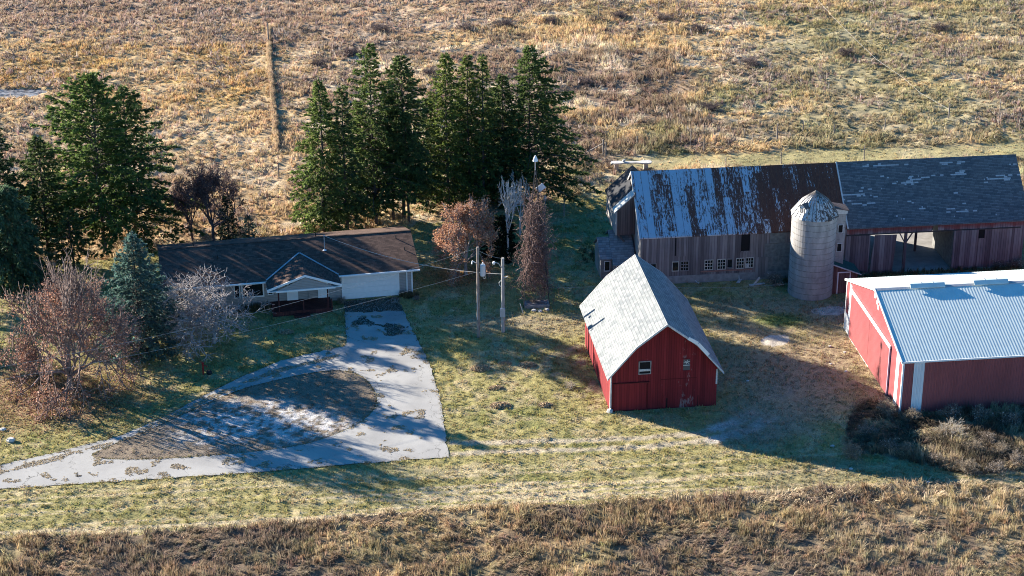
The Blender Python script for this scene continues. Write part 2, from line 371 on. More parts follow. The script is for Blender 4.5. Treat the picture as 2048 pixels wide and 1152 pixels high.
# driveway and pond
import mathutils.geometry as mg
def sheet(name, outer_p, hole, z, mat):
    loops = [[Vector((x, y, z)) for x, y in outer_p]]
    if hole: loops.append([Vector((x, y, z)) for x, y in hole])
    tri = mg.tessellate_polygon(loops); b = MB(); b.v = [tuple(p) for l in loops for p in l]; b.f = [tuple(t) for t in tri]
    return b.build(name, mat)
dn = N("driveway_asphalt"); a1 = dn.noise(dn.pos, .35, 4); a2 = dn.noise(dn.pos, 22, 3)
v = dn.t.nodes.new("ShaderNodeTexVoronoi"); v.feature = 'DISTANCE_TO_EDGE'; v.inputs['Scale'].default_value = .22
dn.set(v.inputs['Vector'], dn.vec(dn.math('ADD', dn.x, dn.math('MULTIPLY', dn.noise(dn.pos, .9, 5, .7), 2.4)), dn.math('ADD', dn.y, dn.math('MULTIPLY', dn.noise(dn.pos, .7, 5, .7), 2.4)), 0.0))
ac = dn.ramp(a1, [(.3, (.31, .30, .285)), (.5, (.375, .362, .34)), (.7, (.43, .415, .385))])
ac = dn.mix(1.0, ac, dn.ramp(a2, [(.2, .86), (.8, 1.12)]), 'MULTIPLY')
st = dn.noise(dn.pos, 1.1, 5, .65); ac = dn.mix(dn.ramp(st, [(.58, 0.0), (.72, .45)]), ac, (.235, .225, .21))
cr = dn.math('MULTIPLY', dn.math('LESS_THAN', v.outputs[0], .004), dn.ramp(dn.noise(dn.pos, .3, 2), [(.45, 0.0), (.5, 1.0)]))
ac = dn.mix(dn.math('MULTIPLY', cr, .7), ac, (.08, .075, .07)); dn.bump(a2, .3, .01)
ASPH = dn.done(ac, .9)
dense = []
for i in range(len(DRIVE)):                 # slightly ragged edge
    a, b = DRIVE[i], DRIVE[(i + 1) % len(DRIVE)]; k = max(1, int(math.hypot(b[0] - a[0], b[1] - a[1]) / .35))
    for t in range(k):
        dense.append((a[0] + (b[0] - a[0]) * t / k + rng.normal(0, .05), a[1] + (b[1] - a[1]) * t / k + rng.normal(0, .05)))
kind(sheet("driveway", dense, ISLAND, .012, ASPH), 'structure')
wn = N("pond_water"); wf = wn.noise(wn.pos, 1.4, 4)
kind(sheet("pond", POND, None, -.08, wn.done(wn.ramp(wf, [(.42, (.05, .05, .052)), (.62, (.36, .35, .34))]), .45, 0, .3)), 'structure')
#==VEG==
# ------------------------------------------------------------------ grass
GRASS = veg("dry_grass", .35); LEAF = veg("leaf", .3)
def blades(name, P, H, W, ang, lean, colr, mat=GRASS, seg=True):
    n = len(P); z = zat(P[:, 0], P[:, 1]) - .02
    b = np.column_stack([P, z]); fa = rng.uniform(0, 2 * np.pi, n)
    side = np.column_stack([np.cos(fa), np.sin(fa), np.zeros(n)]) * (W / 2)[:, None]
    out = np.column_stack([np.cos(ang), np.sin(ang), np.zeros(n)])
    tip = b + out * (H * np.sin(lean))[:, None]; tip[:, 2] += H * np.cos(lean)
    if seg:
        mid = b + out * (H * .55 * np.sin(lean * .55))[:, None]; mid[:, 2] += H * .55 * np.cos(lean * .55)
        V = np.stack([b - side, b + side, mid - side * .8, mid + side * .8, tip], 1).reshape(-1, 3)
        o = (np.arange(n) * 5)[:, None]
        T = np.concatenate([o + [0, 1, 3], o + [0, 3, 2], o + [2, 3, 4]], 1).reshape(-1, 3); k = 5
        sh = np.array([.75, .75, 1, 1, 1.1])
    else:
        V = np.stack([b - side, b + side, tip], 1).reshape(-1, 3); T = (np.arange(n) * 3)[:, None] + [0, 1, 2]; k = 3; sh = np.ones(3)
    C = np.repeat(colr, k, 0)
    return trimesh(name, V, T, C, mat)
def scatter(x0, x1, y0, y1, dens):
    n = int((x1 - x0) * (y1 - y0) * dens); return np.column_stack([rng.uniform(x0, x1, n), rng.uniform(y0, y1, n)])
def infr(P, m=6):                           # keep what the photo could plausibly see
    hw = .2571 * np.hypot(P[:, 1], CH) * 1.0 + m; return np.abs(P[:, 0]) < hw
STRIP = G((537, 60), (538, 100), (541, 150), (545, 200), (550, 250), (554, 300))
def tufts(P, nb, h, w, spread, colf, lodge, sd):
    X, Y = P[:, 0], P[:, 1]; n = len(P); c = colf(X, Y); c = c * rng.uniform(.75, 1.25, (n, 1)) * (1 + rng.normal(0, .05, (n, 3)))
    flow = fbm(X, Y, 9, 2, sd) * 11; lo = sstep(.42, .60, fbm(X * .7, Y, 3.4, 3, sd + 3)) * lodge
    H = h * (.55 + .9 * fbm(X, Y, 2.0, 3, sd + 5)) * rng.uniform(.7, 1.25, n)
    r = lambda a: np.repeat(a, nb, 0); m = n * nb
    a = rng.uniform(0, 2 * np.pi, m); le = np.abs(rng.normal(0, spread, m)) + r(lo)
    wgt = r(lo) / (lodge + 1e-6); ang = np.where(rng.uniform(0, 1, m) < wgt, r(flow) + rng.normal(0, .5, m), a)
    P2 = r(P) + np.column_stack([np.cos(a), np.sin(a)]) * rng.uniform(0, .17, (m, 1))
    return P2, r(H) * rng.uniform(.6, 1.1, m), np.full(m, w) * rng.uniform(.6, 1.3, m), ang, np.clip(le, 0, 1.45), np.clip(r(c) * rng.uniform(.8, 1.2, (m, 1)), .01, .85)
# far meadow
P = scatter(-74, 74, 170, 276, 6.2); P = P[infr(P)]
fr, bk, br = tallmask(P[:, 0], P[:, 1]); X, Y = P[:, 0], P[:, 1]
dens = .25 + .9 * sstep(.32, .55, fbm(X, Y, 2.6, 3, 71))
lane = (X > 11) & (np.abs(Y - (196.5 + .085 * (X - 12))) < 2.2); dens = np.where(lane, .45, dens)
under = (X < 4) & (Y < 186) & (X > -18); dens = np.where(under, dens * .55, dens)
keep = bk & ~built(X, Y, .25) & ~inpoly(X, Y, POND) & (rng.uniform(0, 1, len(P)) < dens)
P = P[keep]; hh = .50 + .35 * sstep(-5, 10, P[:, 0]); hh = np.where((P[:, 0] > 22) & (P[:, 1] > 205), .5, hh); hh = np.where((P[:, 0] > 11) & (np.abs(P[:, 1] - (196.5 + .085 * (P[:, 0] - 12))) < 2.2), .16, hh)
kind(blades("meadow_grass", *tufts(P, 7, hh, .075, .50, field_color, 1.35, 81)), 'stuff', "tall dry straw coloured grass covering the meadow behind the farm buildings")
# brown seed-head weeds with pale fluff in the far meadow
P = scatter(-74, 74, 176, 276, 1.6); P = P[infr(P)]; X, Y = P[:, 0], P[:, 1]
wd = sstep(.52, .66, fbm(X, Y, 7, 4, 91)) + sstep(-22, -34, X) * sstep(232, 246, Y) * .7 + .12 * sstep(-10, -20, X)
P = P[tallmask(X, Y)[1] & ~built(X, Y, 1) & ~inpoly(X, Y, POND) & (rng.uniform(0, 1, len(P)) < wd) & ~((X > 11) & (np.abs(Y - (196.5 + .085 * (X - 12))) < 2.4))]
def weedc(X, Y):
    c = np.empty(X.shape + (3,)); c[...] = (.27, .185, .15); return mixc(c, (.38, .29, .235), fbm(X, Y, 2, 2, 95))
a = tufts(P, 9, .72, .07, .60, weedc, .35, 97); pale = rng.uniform(0, 1, len(a[5])) < .10; a[5][pale] = (.62, .54, .46); a[1][pale] *= 1.1
kind(blades("meadow_weeds", *a), 'stuff', "brown dead weeds with pale seed heads standing in clumps across the meadow")
# grassy strip along the old fence line
t = rng.uniform(0, 1, 2600); px_ = np.interp(t * 5, range(6), [p[0] for p in STRIP]); py_ = np.interp(t * 5, range(6), [p[1] for p in STRIP])
P = np.column_stack([px_ + rng.normal(0, .09, 2600), py_ + rng.normal(0, .3, 2600)])
kind(blades("fence_line_grass", *tufts(P, 6, .55, .06, .16, lambda X, Y: np.full(X.shape + (3,), (.46, .34, .22)), 0.0, 99)), 'stuff', "narrow strip of pale grass along an old fence line in the meadow")
# foreground meadow
P = scatter(-46, 46, 104, 134, 11); P = P[infr(P, 5)]; X, Y = P[:, 0], P[:, 1]
fr, bk, br = tallmask(X, Y); edge = np.interp(X, [p[0] for p in FRONT_EDGE], [p[1] for p in FRONT_EDGE])
P = P[fr & (rng.uniform(0, 1, len(P)) < .35 + .9 * sstep(.36, .55, fbm(X, Y, 1.7, 3, 101)))]
hh = .44 + .34 * (fbm(P[:, 0], P[:, 1], 5, 2, 102))
kind(blades("foreground_weeds", *tufts(P, 9, hh, .05, .52, front_color, .9, 103)), 'stuff', "brown and olive weeds filling the rough field in front of the lawn")
# matted straw along the lawn edge
P = scatter(-46, 46, 112, 134, 30); X, Y = P[:, 0], P[:, 1]; edge = np.interp(X, [p[0] for p in FRONT_EDGE], [p[1] for p in FRONT_EDGE])
off = Y - edge - (fbm(X, Y, 2.2, 3, 5) - .5) * 1.1; wdt = np.interp(X, [-40, 4, 12, 22, 40], [.25, .35, .9, 2.2, 2.6])
P = P[(off > -wdt) & (off < .3)]; n = len(P)
cc = np.tile((.62, .49, .33), (n, 1)) * rng.uniform(.6, 1.2, (n, 1))
kind(blades("matted_straw", P, rng.uniform(.3, .75, n), np.full(n, .06), fbm(P[:, 0], P[:, 1], 2, 2, 8) * 12, rng.uniform(.8, 1.4, n), cc), 'stuff', "flattened pale straw lying along the edge of the mown lawn")
# mown lawn
P = scatter(-58, 58, 112, 190, 64); P = P[infr(P, 4)]; X, Y = P[:, 0], P[:, 1]
fr, bk, br = tallmask(X, Y); dr = inpoly(X, Y, DRIVE); isl = inpoly(X, Y, ISLAND)
nod = (fr | bk | br | (dr & ~isl) | built(X, Y, .1) | inpoly(X, Y, PAD))
cl_ = sstep(.40, .62, fbm(X, Y, .34, 2, 111)); den = .25 + .75 * cl_; da = np.minimum(dline(X, Y, TRACK_A), dline(X, Y, TRACK_B)); den = np.where((da < .45) | ((da < .9) & (X > 15)), den * .25, den); den = np.where(isl, den * .3, den)
P = P[~nod & (rng.uniform(0, 1, len(P)) < den)]; n = len(P)
cc = ground_color(P[:, 0], P[:, 1]) * rng.uniform(.65, 1.5, (n, 1)) * (1 + rng.normal(0, .10, (n, 3)))
hl_ = .06 + .17 * sstep(.42, .7, fbm(P[:, 0], P[:, 1], .34, 2, 111))
kind(blades("lawn_grass", P, rng.uniform(.6, 1.3, n) * hl_, rng.uniform(.04, .085, n), rng.uniform(0, 6.3, n), np.abs(rng.normal(.2, .45, n)), np.clip(cc, .01, .8), seg=False), 'stuff', "short yellow green mown grass of the lawn round the house and barns")
P = scatter(-58, 58, 112, 190, 7); P = P[infr(P, 4)]; X, Y = P[:, 0], P[:, 1]
fr, bk, br = tallmask(X, Y); isl = inpoly(X, Y, ISLAND)
P = P[~(fr | bk | br | (inpoly(X, Y, DRIVE) & ~isl) | built(X, Y, .1) | inpoly(X, Y, PAD)) & (rng.uniform(0, 1, len(P)) < (.35 + .65 * sstep(.4, .6, fbm(X, Y, 1.6, 2, 113))) * np.where(isl, .35, 1))]
kind(blades("lawn_tufts", *tufts(P, 7, .19, .05, .55, lambda X, Y: ground_color(X, Y) * 1.05, .5, 115)), 'stuff', "coarser grass tufts standing out of the mown lawn")
t = []
for poly in (DRIVE + DRIVE[:1], ISLAND + ISLAND[:1]):
    for (x0, y0), (x1, y1) in zip(poly[:-1], poly[1:]):
        k = int(math.hypot(x1 - x0, y1 - y0) * 9); f = rng.uniform(0, 1, (k, 1)); t.append(np.array([[x0, y0]]) * (1 - f) + np.array([[x1, y1]]) * f + rng.normal(0, .11, (k, 2)))
P = np.concatenate(t); P = P[~built(P[:, 0], P[:, 1], .3) & ~((np.abs(P[:, 0] + 12) < 3.2) & (P[:, 1] > 159.5))]
kind(blades("edge_grass", *tufts(P, 6, .15, .045, .75, lambda X, Y: np.full(X.shape + (3,), (.21, .18, .09)), .3, 117)), 'stuff', "grass creeping over the edges of the driveway")
# brush ground by the shed
P = scatter(22, 56, 124, 146, 16); X, Y = P[:, 0], P[:, 1]; P = P[inpoly(X, Y, BRUSH) & ~built(X, Y, .1)]
def brushc(X, Y):
    n1 = fbm(X, Y, 1.5, 3, 121); c = np.empty(X.shape + (3,)); c[...] = (.16, .125, .085); c = mixc(c, (.46, .37, .23), sstep(.5, .66, n1)); return mixc(c, (.10, .09, .07), sstep(.45, .3, n1) * .7)
kind(blades("shed_brush", *tufts(P, 9, .75, .045, .5, brushc, .8, 123)), 'stuff', "rough dead weeds and grass in front of the red metal shed")
# weeds along walls
P = []
for ox, oy, a, u0, u1, v0, v1, n in ((MX, MY, MA, 12, 36.5, -1.7, -.2, 320), (MX, MY, MA, -4.2, -.5, 5.6, 9, 60), (HX, HY, HA, -21, -13, -1.0, -.1, 160), (HX, HY, HA, -1.2, .5, -.9, -.1, 50), (MX, MY, MA, -.8, -.2, 5.6, 10, 60)):
    u = rng.uniform(u0, u1, n); v_ = rng.uniform(v0, v1, n); P.append(np.column_stack([ox + u * math.cos(a) - v_ * math.sin(a), oy + u * math.sin(a) + v_ * math.cos(a)]))
P = np.concatenate(P); P = P[~inpoly(P[:, 0], P[:, 1], DRIVE)]
kind(blades("wall_weeds", *tufts(P, 10, .6, .045, .4, lambda X, Y: np.full(X.shape + (3,), (.13, .11, .06)), .2, 133)), 'stuff', "dark weeds growing along the foot of the building walls")
# ------------------------------------------------------------------ leaf litter
def litter(name, P, size, cols, label, lift=.02, wall=None):
    n = len(P); z = np.maximum(zat(P[:, 0], P[:, 1]), -.06) + lift
    z = np.where(inpoly(P[:, 0], P[:, 1], DRIVE) & ~inpoly(P[:, 0], P[:, 1], ISLAND), .02 + rng.uniform(0, .015, n), z)
    b = np.column_stack([P, z]); a = rng.uniform(0, 2 * np.pi, n); s = size * rng.uniform(.6, 1.4, n)
    e1 = np.column_stack([np.cos(a), np.sin(a), rng.normal(0, .25, n)]) * s[:, None]; e2 = np.column_stack([-np.sin(a), np.cos(a), rng.normal(0, .25, n)]) * (s * .6)[:, None]
    V = np.stack([b - e1, b - e2, b + e1, b + e2], 1).reshape(-1, 3); T = (np.arange(n) * 4)[:, None] + [0, 1, 2, 3]
    c = np.array(cols)[rng.integers(0, len(cols), n)] * rng.uniform(.7, 1.3, (n, 1))
    return kind(trimesh(name, V, T, np.repeat(c, 4, 0), LEAF), 'stuff', label)
n = 12000; a = rng.uniform(0, 6.28, n); r = np.abs(rng.normal(0, 5.0, n)); P = np.column_stack([OAK[0] - 1.2 + r * np.cos(a) * 1.15, OAK[1] - 1.0 + r * np.sin(a) * .95])
keep = ~(inpoly(P[:, 0], P[:, 1], DRIVE)) | (rng.uniform(0, 1, n) < .04)
litter("fallen_oak_leaves", P[keep], .075, [(.30, .13, .07), (.36, .19, .11), (.22, .10, .07), (.42, .27, .17)], "russet fallen leaves spread on the grass under the oak")
n = 2200; a = rng.uniform(0, 6.28, n); r = np.abs(rng.normal(0, 2.6, n)); P = np.column_stack([RUSSET[0] + r * np.cos(a), RUSSET[1] + r * np.sin(a)]); P = P[~built(P[:, 0], P[:, 1], .1)]
litter("fallen_russet_leaves", P, .07, [(.36, .20, .10), (.44, .27, .13), (.28, .14, .08)], "fallen leaves under the small russet tree beside the house")
P = scatter(-46, -2, 126, 164, 300); X, Y = P[:, 0], P[:, 1]
mid = G((-100, 960), (0, 945), (120, 915), (240, 882), (300, 855), (400, 806), (480, 770), (560, 740), (640, 722), (690, 708)); gar = G((700, 612), (790, 606)); gr2 = G((720, 645), (790, 660))
nz = fbm(X, Y, .9, 4, 141)
wg = sstep(.6, .15, dline(X, Y, mid)) * .85; dk = np.maximum(sstep(2.4, .6, dline(X, Y, gar)) * .95, sstep(2.0, .3, dline(X, Y, gr2)) * .62)
wg = np.maximum(wg, .42 * sstep(1.4, .2, dline(X, Y, G((-100, 975), (60, 955), (330, 938), (480, 922))))); wg = np.maximum(wg, .30); wg = np.maximum(wg, .42 * sstep(.5, .1, dline(X, Y, DRIVE + DRIVE[:1])))
ins = inpoly(X, Y, DRIVE) & ~inpoly(X, Y, ISLAND)
litter('wet_leaves', P[ins & (fbm(X, Y, 1.3, 3, 143) + (dk - .5) * .6 > .58)], .055, [(.13, .105, .075), (.17, .135, .09), (.09, .075, .055)], 'dark wet leaves matted on the driveway in front of the garage door', .0)
P = P[ins & (nz + (wg - .5) * .55 > .555)]
litter("driveway_litter", P, .05, [(.42, .33, .20), (.48, .38, .24), (.36, .27, .16), (.38, .30, .19)], "dry grass and leaf litter lying in strips and patches on the driveway", .0)
# ------------------------------------------------------------------ trees
NEEDLE = veg("spruce_needles", .42, .6, .3)
def barkm(name, c1, c2):
    n = N(name); f = n.noise(n.vec(n.math('MULTIPLY', n.x, 6.0), n.math('MULTIPLY', n.y, 6.0), n.math('MULTIPLY', n.z, 1.2)), 1.5, 5)
    n.bump(f, .5, .04); return n.done(n.ramp(f, [(.3, c1), (.7, c2)]), .9)
BARK = barkm("conifer_bark", (.05, .04, .036), (.12, .10, .088)); GREYBARK = barkm("grey_bark", (.20, .17, .16), (.40, .36, .34)); CRABBARK = barkm('crab_bark', (.22, .195, .19), (.43, .39, .38)); OAKBARK = barkm("oak_bark", (.13, .095, .085), (.27, .205, .185)); WHITEBARK = barkm("birch_bark", (.35, .33, .31), (.72, .70, .67)); DARKTWIG = barkm("dark_twigs", (.06, .045, .05), (.15, .115, .115)); VINEBARK = barkm("vine_stems", (.11, .07, .065), (.27, .185, .165))
def nrm(a): return a / (np.linalg.norm(a, axis=-1, keepdims=True) + 1e-9)
def segs_mesh(name, S, mat, parent, sides=4):
    p0 = np.array([s[0] for s in S]); p1 = np.array([s[1] for s in S]); r0 = np.array([s[2] for s in S]); r1 = np.array([s[3] for s in S])
    d = nrm(p1 - p0); up = np.where(np.abs(d[:, 2:3]) > .9, np.array([[1., 0, 0]]), np.array([[0, 0, 1.]])); a = nrm(np.cross(d, up)); b = np.cross(d, a)
    th = np.arange(sides) * 2 * np.pi / sides; cs = np.cos(th)[None, :, None]; sn = np.sin(th)[None, :, None]
    ring = a[:, None] * cs + b[:, None] * sn
    V = np.concatenate([p0[:, None] + ring * r0[:, None, None], p1[:, None] + ring * r1[:, None, None]], 1).reshape(-1, 3)
    o = (np.arange(len(S)) * 2 * sides)[:, None]
    T = np.concatenate([np.concatenate([o + k, o + (k + 1) % sides, o + sides + (k + 1) % sides, o + sides + k], 1) for k in range(sides)], 0)
    return trimesh(name, V, T, None, mat, parent, True)
def conifer(name, label, base, H, R, t0=.06, shape=1.0, dens=1.0, droop=.35, lift=.15, col=(.035, .06, .018), seed=1, group=None, asym=None, spl=.46, bark=BARK, cat='tree', bush=False, hang=.25, trunk_r=None, ragged=.3):
    r = np.random.default_rng(seed); bx, by = base
    root = thing(name, label, cat, (bx, by, 0), 0, group)
    tr = trunk_r or (.008 * H + .05)
    wob = r.normal(0, .012 * H, 2); pts = [(wob[0] * math.sin(t * 3) * t, wob[1] * math.sin(t * 2.4) * t, H * t - .1) for t in np.linspace(0, .97, 9)]
    S = [(np.array(pts[i]), np.array(pts[i + 1]), tr * (1 - i / 9.0) + .015, tr * (1 - (i + 1) / 9.0) + .015) for i in range(8)]
    R *= 1.32; nb = int(H * 11 * dens); SP, SD, SL = [], [], []
    for i in range(nb):
        t = t0 + (1 - t0) * (i + r.uniform()) / nb; z = H * t; q = (1 - t) / (1 - t0)
        prof = (q ** shape) * (1 if q < .93 else .85)
        az = i * 2.399 + r.normal(0, .35); L = R * max(prof, .035) * r.uniform(1 - ragged * 1.3, 1 + ragged * .6)
        if asym: L *= 1 + asym[1] * math.cos(az - asym[0])
        L = max(L, .25); up = lift * (1 - .5 * t) + .45 * t * t; dr = droop * (1 - .7 * t); L = L if z + L * (up - dr) < H else max(.2, (H - z) / max(up - dr, .2))
        ax = np.array([math.cos(az), math.sin(az)]); lat = np.array([-ax[1], ax[0]])
        ct = np.array([np.interp(z / H, np.linspace(0, .97, 9), [p[k] for p in pts]) for k in (0, 1)])
        s = np.linspace(0, 1, 5); cur = lat * (r.normal(0, .12) * L)
        B = np.column_stack([ct + np.outer(s, ax * L) + np.outer(s * s, cur), z + L * (up * s - dr * s * s)])
        rb = .012 + .010 * L
        for k in range(4): S.append((B[k], B[k + 1], rb * (1 - k / 4.5), rb * (1 - (k + 1) / 4.5)))
        m = int(max(5, L * 9.5 * (1.0 if not bush else 1.3))); ss = np.clip(r.uniform(.08 if L < 1.5 else .2, 1.03, m), 0, 1.05) ** .85
        p = np.column_stack([np.interp(ss, s, B[:, k]) for k in range(3)])
        sid = r.uniform(-1, 1, m); wd_ = (.16 + .34 * L ** .6 * (1.1 - ss)) * 1.0
        p[:, :2] += lat * (sid * wd_)[:, None]; p[:, 2] -= np.abs(sid) * wd_ * .3 + r.uniform(0, .18, m) * hang * 2
        d = np.column_stack([np.outer(np.ones(m), ax) + lat * (sid * .9)[:, None], -hang * r.uniform(0, 2.0, m) + .25 * t])
        SP.append(p); SD.append(nrm(d)); SL.append(np.full(m, 1.0))
    tp = np.array([[pts[-1][0], pts[-1][1], H * .93 + k * .02 * H / 8] for k in range(10)]); SP.append(tp); SD.append(nrm(r.normal(0, .5, (10, 3)) + [0, 0, 1])); SL.append(np.ones(10))
    P = np.concatenate(SP); D = np.concatenate(SD); n = len(P); k = 6
    P = np.repeat(P, k, 0); D = np.repeat(D, k, 0); m = n * k
    D = nrm(D + r.normal(0, .42, (m, 3))); L = spl * r.uniform(.55, 1.15, m); W = L * r.uniform(.20, .34, m)
    sd = nrm(np.cross(D, r.normal(0, 1, (m, 3))))
    b0 = P - D * (L * .25)[:, None]; V = np.stack([b0, b0 + D * (L * .5)[:, None] + sd * (W * .5)[:, None], b0 + D * L[:, None], b0 + D * (L * .5)[:, None] - sd * (W * .5)[:, None]], 1).reshape(-1, 3)
    T = (np.arange(m) * 4)[:, None] + [0, 1, 2, 3]
    cv = np.repeat(r.uniform(.7, 1.35, n), k) * r.uniform(.85, 1.15, m)
    cc = np.array(col)[None, :] * cv[:, None] * (1 + r.normal(0, .05, (m, 3)))
    segs_mesh("trunk", S, bark, root, 6); trimesh("crown", V, T, np.repeat(np.clip(cc, .003, .9), 4, 0), NEEDLE, root)
    return root
def grow(r, p, d, L, rad, depth, S, tips, spread, upw, nseg=3, kink=.18, kids=(2, 4), shrink=.72, minr=.006, down=0.0):
    P = np.array(p, float); d = np.array(d, float)
    for i in range(nseg):
        d = nrm(d + r.normal(0, kink, 3) + np.array([0, 0, upw * .25 - down * .2])); q = P + d * (L / nseg)
        ra, rb = rad * (1 - .28 * i / nseg), rad * (1 - .28 * (i + 1) / nseg); S.append((P.copy(), q.copy(), max(ra, minr), max(rb, minr)))
        if depth > 0 and i > 0 and r.uniform() < .55: _kid(r, q, d, L, rad * .55, depth, S, tips, spread, upw, nseg, kink, kids, shrink, minr, down)
        P = q
    if depth <= 0: tips.append((P.copy(), d.copy())); return
    for k in range(r.integers(kids[0], kids[1] + 1)): _kid(r, P, d, L, rad * .72, depth, S, tips, spread, upw, nseg, kink, kids, shrink, minr, down)
def _kid(r, P, d, L, rad, depth, S, tips, spread, upw, nseg, kink, kids, shrink, minr, down):
    nd = nrm(d + r.normal(0, spread, 3) + np.array([0, 0, upw])); grow(r, P, nd, L * shrink * r.uniform(.75, 1.2), rad, depth - 1, S, tips, spread, upw, nseg, kink, kids, shrink, minr, down)
def leaves(name, r, S, n, size, cols, root, mat=LEAF, rmax=.03, jit=.12, zmax=None):
    T_ = [s for s in S if s[2] < rmax and (zmax is None or s[0][2] < zmax)]; ii = r.integers(0, len(T_), n); t = r.uniform(0, 1, (n, 1))
    b = np.array([T_[i][0] for i in ii]) * (1 - t) + np.array([T_[i][1] for i in ii]) * t + r.normal(0, jit, (n, 3))
    e1 = nrm(r.normal(0, 1, (n, 3))); e2 = nrm(np.cross(e1, r.normal(0, 1, (n, 3)))); s = (size * r.uniform(.6, 1.4, n))[:, None]
    V = np.stack([b - e1 * s, b - e2 * s * .55, b + e1 * s, b + e2 * s * .55], 1).reshape(-1, 3); T = (np.arange(n) * 4)[:, None] + [0, 1, 2, 3]
    c = np.array(cols)[r.integers(0, len(cols), n)] * r.uniform(.65, 1.3, (n, 1))
    return trimesh(name, V, T, np.repeat(c, 4, 0), mat, root)
def fit_height(S, H, R=None, keep=0.0):     # scale a grown skeleton to the measured size
    z = max(s[1][2] for s in S); rr = np.percentile([math.hypot(s[1][0], s[1][1]) for s in S], 93)
    kz = H / z; kr = (R / rr) if R else kz; k = np.array([kr, kr, kz])
    return [(a * k, b * k, ra, rb) for a, b, ra, rb in S]
GC = "tall spruces between the house and the meadow"
def cf(label, b, top, R, **k):
    H = hgt(b, top); return conifer(k.pop('name', "spruce_tree"), label, g(*b), H, R, **k)
DG = (.095, .130, .045); YG = (.135, .180, .050)
cf("spruce with green boughs down to the ground, leftmost of the grove behind the garage", (648, 462), 158, 3.0, t0=.03, shape=.75, col=YG, seed=3, dens=1.25, group=GC)
cf("slender grey green spruce between the ground-skirted spruce and the tallest one", (695, 464), 173, 2.3, t0=.12, shape=.6, dens=.8, col=DG, seed=4, group=GC, ragged=.5)
cf("tallest spruce of the grove, with a feathery top and long swept boughs", (752, 446), 86, 3.8, t0=.10, shape=.7, dens=.85, col=(.110, .150, .044), seed=5, group=GC, lift=.3, ragged=.45)
cf("dark dense spruce touching the right side of the tallest spruce", (808, 440), 113, 3.0, t0=.16, shape=.55, dens=1.1, col=DG, seed=6, group=GC)
cf("thin bare-stemmed spruce standing behind the tallest spruce", (787, 438), 190, 1.8, t0=.42, shape=.6, dens=.7, col=DG, seed=7, group=GC, ragged=.5)
cf("thin spruce with a bare lower trunk in front of the dense dark spruce", (818, 446), 225, 1.7, t0=.40, shape=.6, dens=.7, col=DG, seed=8, group=GC, ragged=.5)
cf("spruce with a small yellow green knob of foliage at its very top", (897, 425), 108, 2.6, t0=.10, shape=.62, dens=1.0, col=(.135, .172, .045), seed=9, group=GC)
cf("narrow spruce with an olive top between the knob-topped spruce and the bare-stemmed one", (940, 418), 112, 2.2, t0=.14, shape=.6, dens=.9, col=(.130, .162, .046), seed=10, group=GC, ragged=.45)
cf("thin spruce whose long straight stem shows bare below a small tufted top", (967, 420), 112, 1.7, t0=.28, shape=.6, dens=.6, col=(.135, .168, .050), seed=11, group=GC, ragged=.5)
cf("dense dark spruce close against the left of the broad eastern spruce", (1006, 412), 150, 2.4, t0=.1, shape=.6, dens=1.15, col=DG, seed=12, group=GC)
cf("broad spruce at the barn end of the grove, long boughs reaching over the meadow", (1055, 404), 90, 4.6, t0=.1, shape=.72, dens=1.25, col=(.100, .140, .044), seed=13, group=GC, asym=(-.1, .28), lift=.2)
for bs_, tp_, r_2, sd_, lb_ in (((728, 432), 205, 2.2, 16, "shorter spruce filling the gap behind the slender and the tallest spruces"), ((856, 412), 196, 2.0, 17, "shorter spruce behind the gap between the two halves of the grove"), ((921, 402), 190, 2.2, 18, "shorter spruce deep behind the knob-topped spruce"), ((988, 398), 175, 2.3, 19, "shorter spruce behind the bare-stemmed and the dense eastern spruces")):
    cf(lb_, bs_, tp_, r_2, t0=.05, shape=.6, dens=1.0, col=DG, seed=sd_, group=GC)
cf("small pale blue spruce in the shade under the tall spruce grove", (948, 398), 298, 1.9, t0=.02, shape=.8, dens=1.3, col=(.12, .18, .155), seed=14, name="blue_spruce", bush=True)
cf("low dark evergreen on the grass right of the small russet tree", (1000, 512), 432, 1.5, t0=.02, shape=.45, dens=1.6, col=(.015, .026, .012), seed=15, name="evergreen_shrub", bush=True)
GL = "dark evergreens at the left edge"
cf("huge round-topped dark evergreen behind the oak, tallest of the left group", (210, 506), 150, 5.2, t0=.13, shape=.58, dens=1.15, ragged=.48, col=(.115, .168, .045), seed=21, group=GL, name="pine_tree", lift=.35, droop=.3, asym=(2.9, .15), spl=.52)
cf("tall spruce with ragged boughs towards the house, right of the huge round-topped one", (274, 482), 172, 4.7, t0=.10, shape=.72, dens=.95, col=(.095, .138, .046), seed=22, group=GL, asym=(-.1, .2), lift=.12, spl=.5, ragged=.4)
cf("pointed dark spruce cut by the left picture edge behind the weeping evergreen", (12, 525), 240, 3.6, t0=.08, shape=.75, dens=1.1, col=(.056, .09, .038), seed=23, group=GL)
cf("dark evergreen filling the gap between the edge spruce and the round-topped one", (98, 520), 275, 2.5, t0=.22, shape=.6, dens=1.0, col=DG, seed=24, group=GL)
cf("pale green weeping evergreen with hanging sprays at the left edge", (30, 572), 372, 2.7, t0=.10, shape=.42, dens=1.8, col=(.10, .16, .085), seed=25, group=GL, name="weeping_evergreen", hang=1.1, lift=.1, droop=.7, bush=True, spl=.5)
cf("short dark spruce deep in the shade behind the oak", (150, 545), 420, 2.2, t0=.25, shape=.6, dens=.9, col=DG, seed=26, group=GL)  # added tree, kept short so its shadow stays off the driveway
cf("dense blue spruce standing alone on the lawn in front of the house", (284, 702), 468, 3.15, t0=.02, shape=.72, dens=2.0, col=(.11, .185, .16), seed=31, name="blue_spruce", bush=True, droop=.22, ragged=.22, spl=.36, trunk_r=.16)
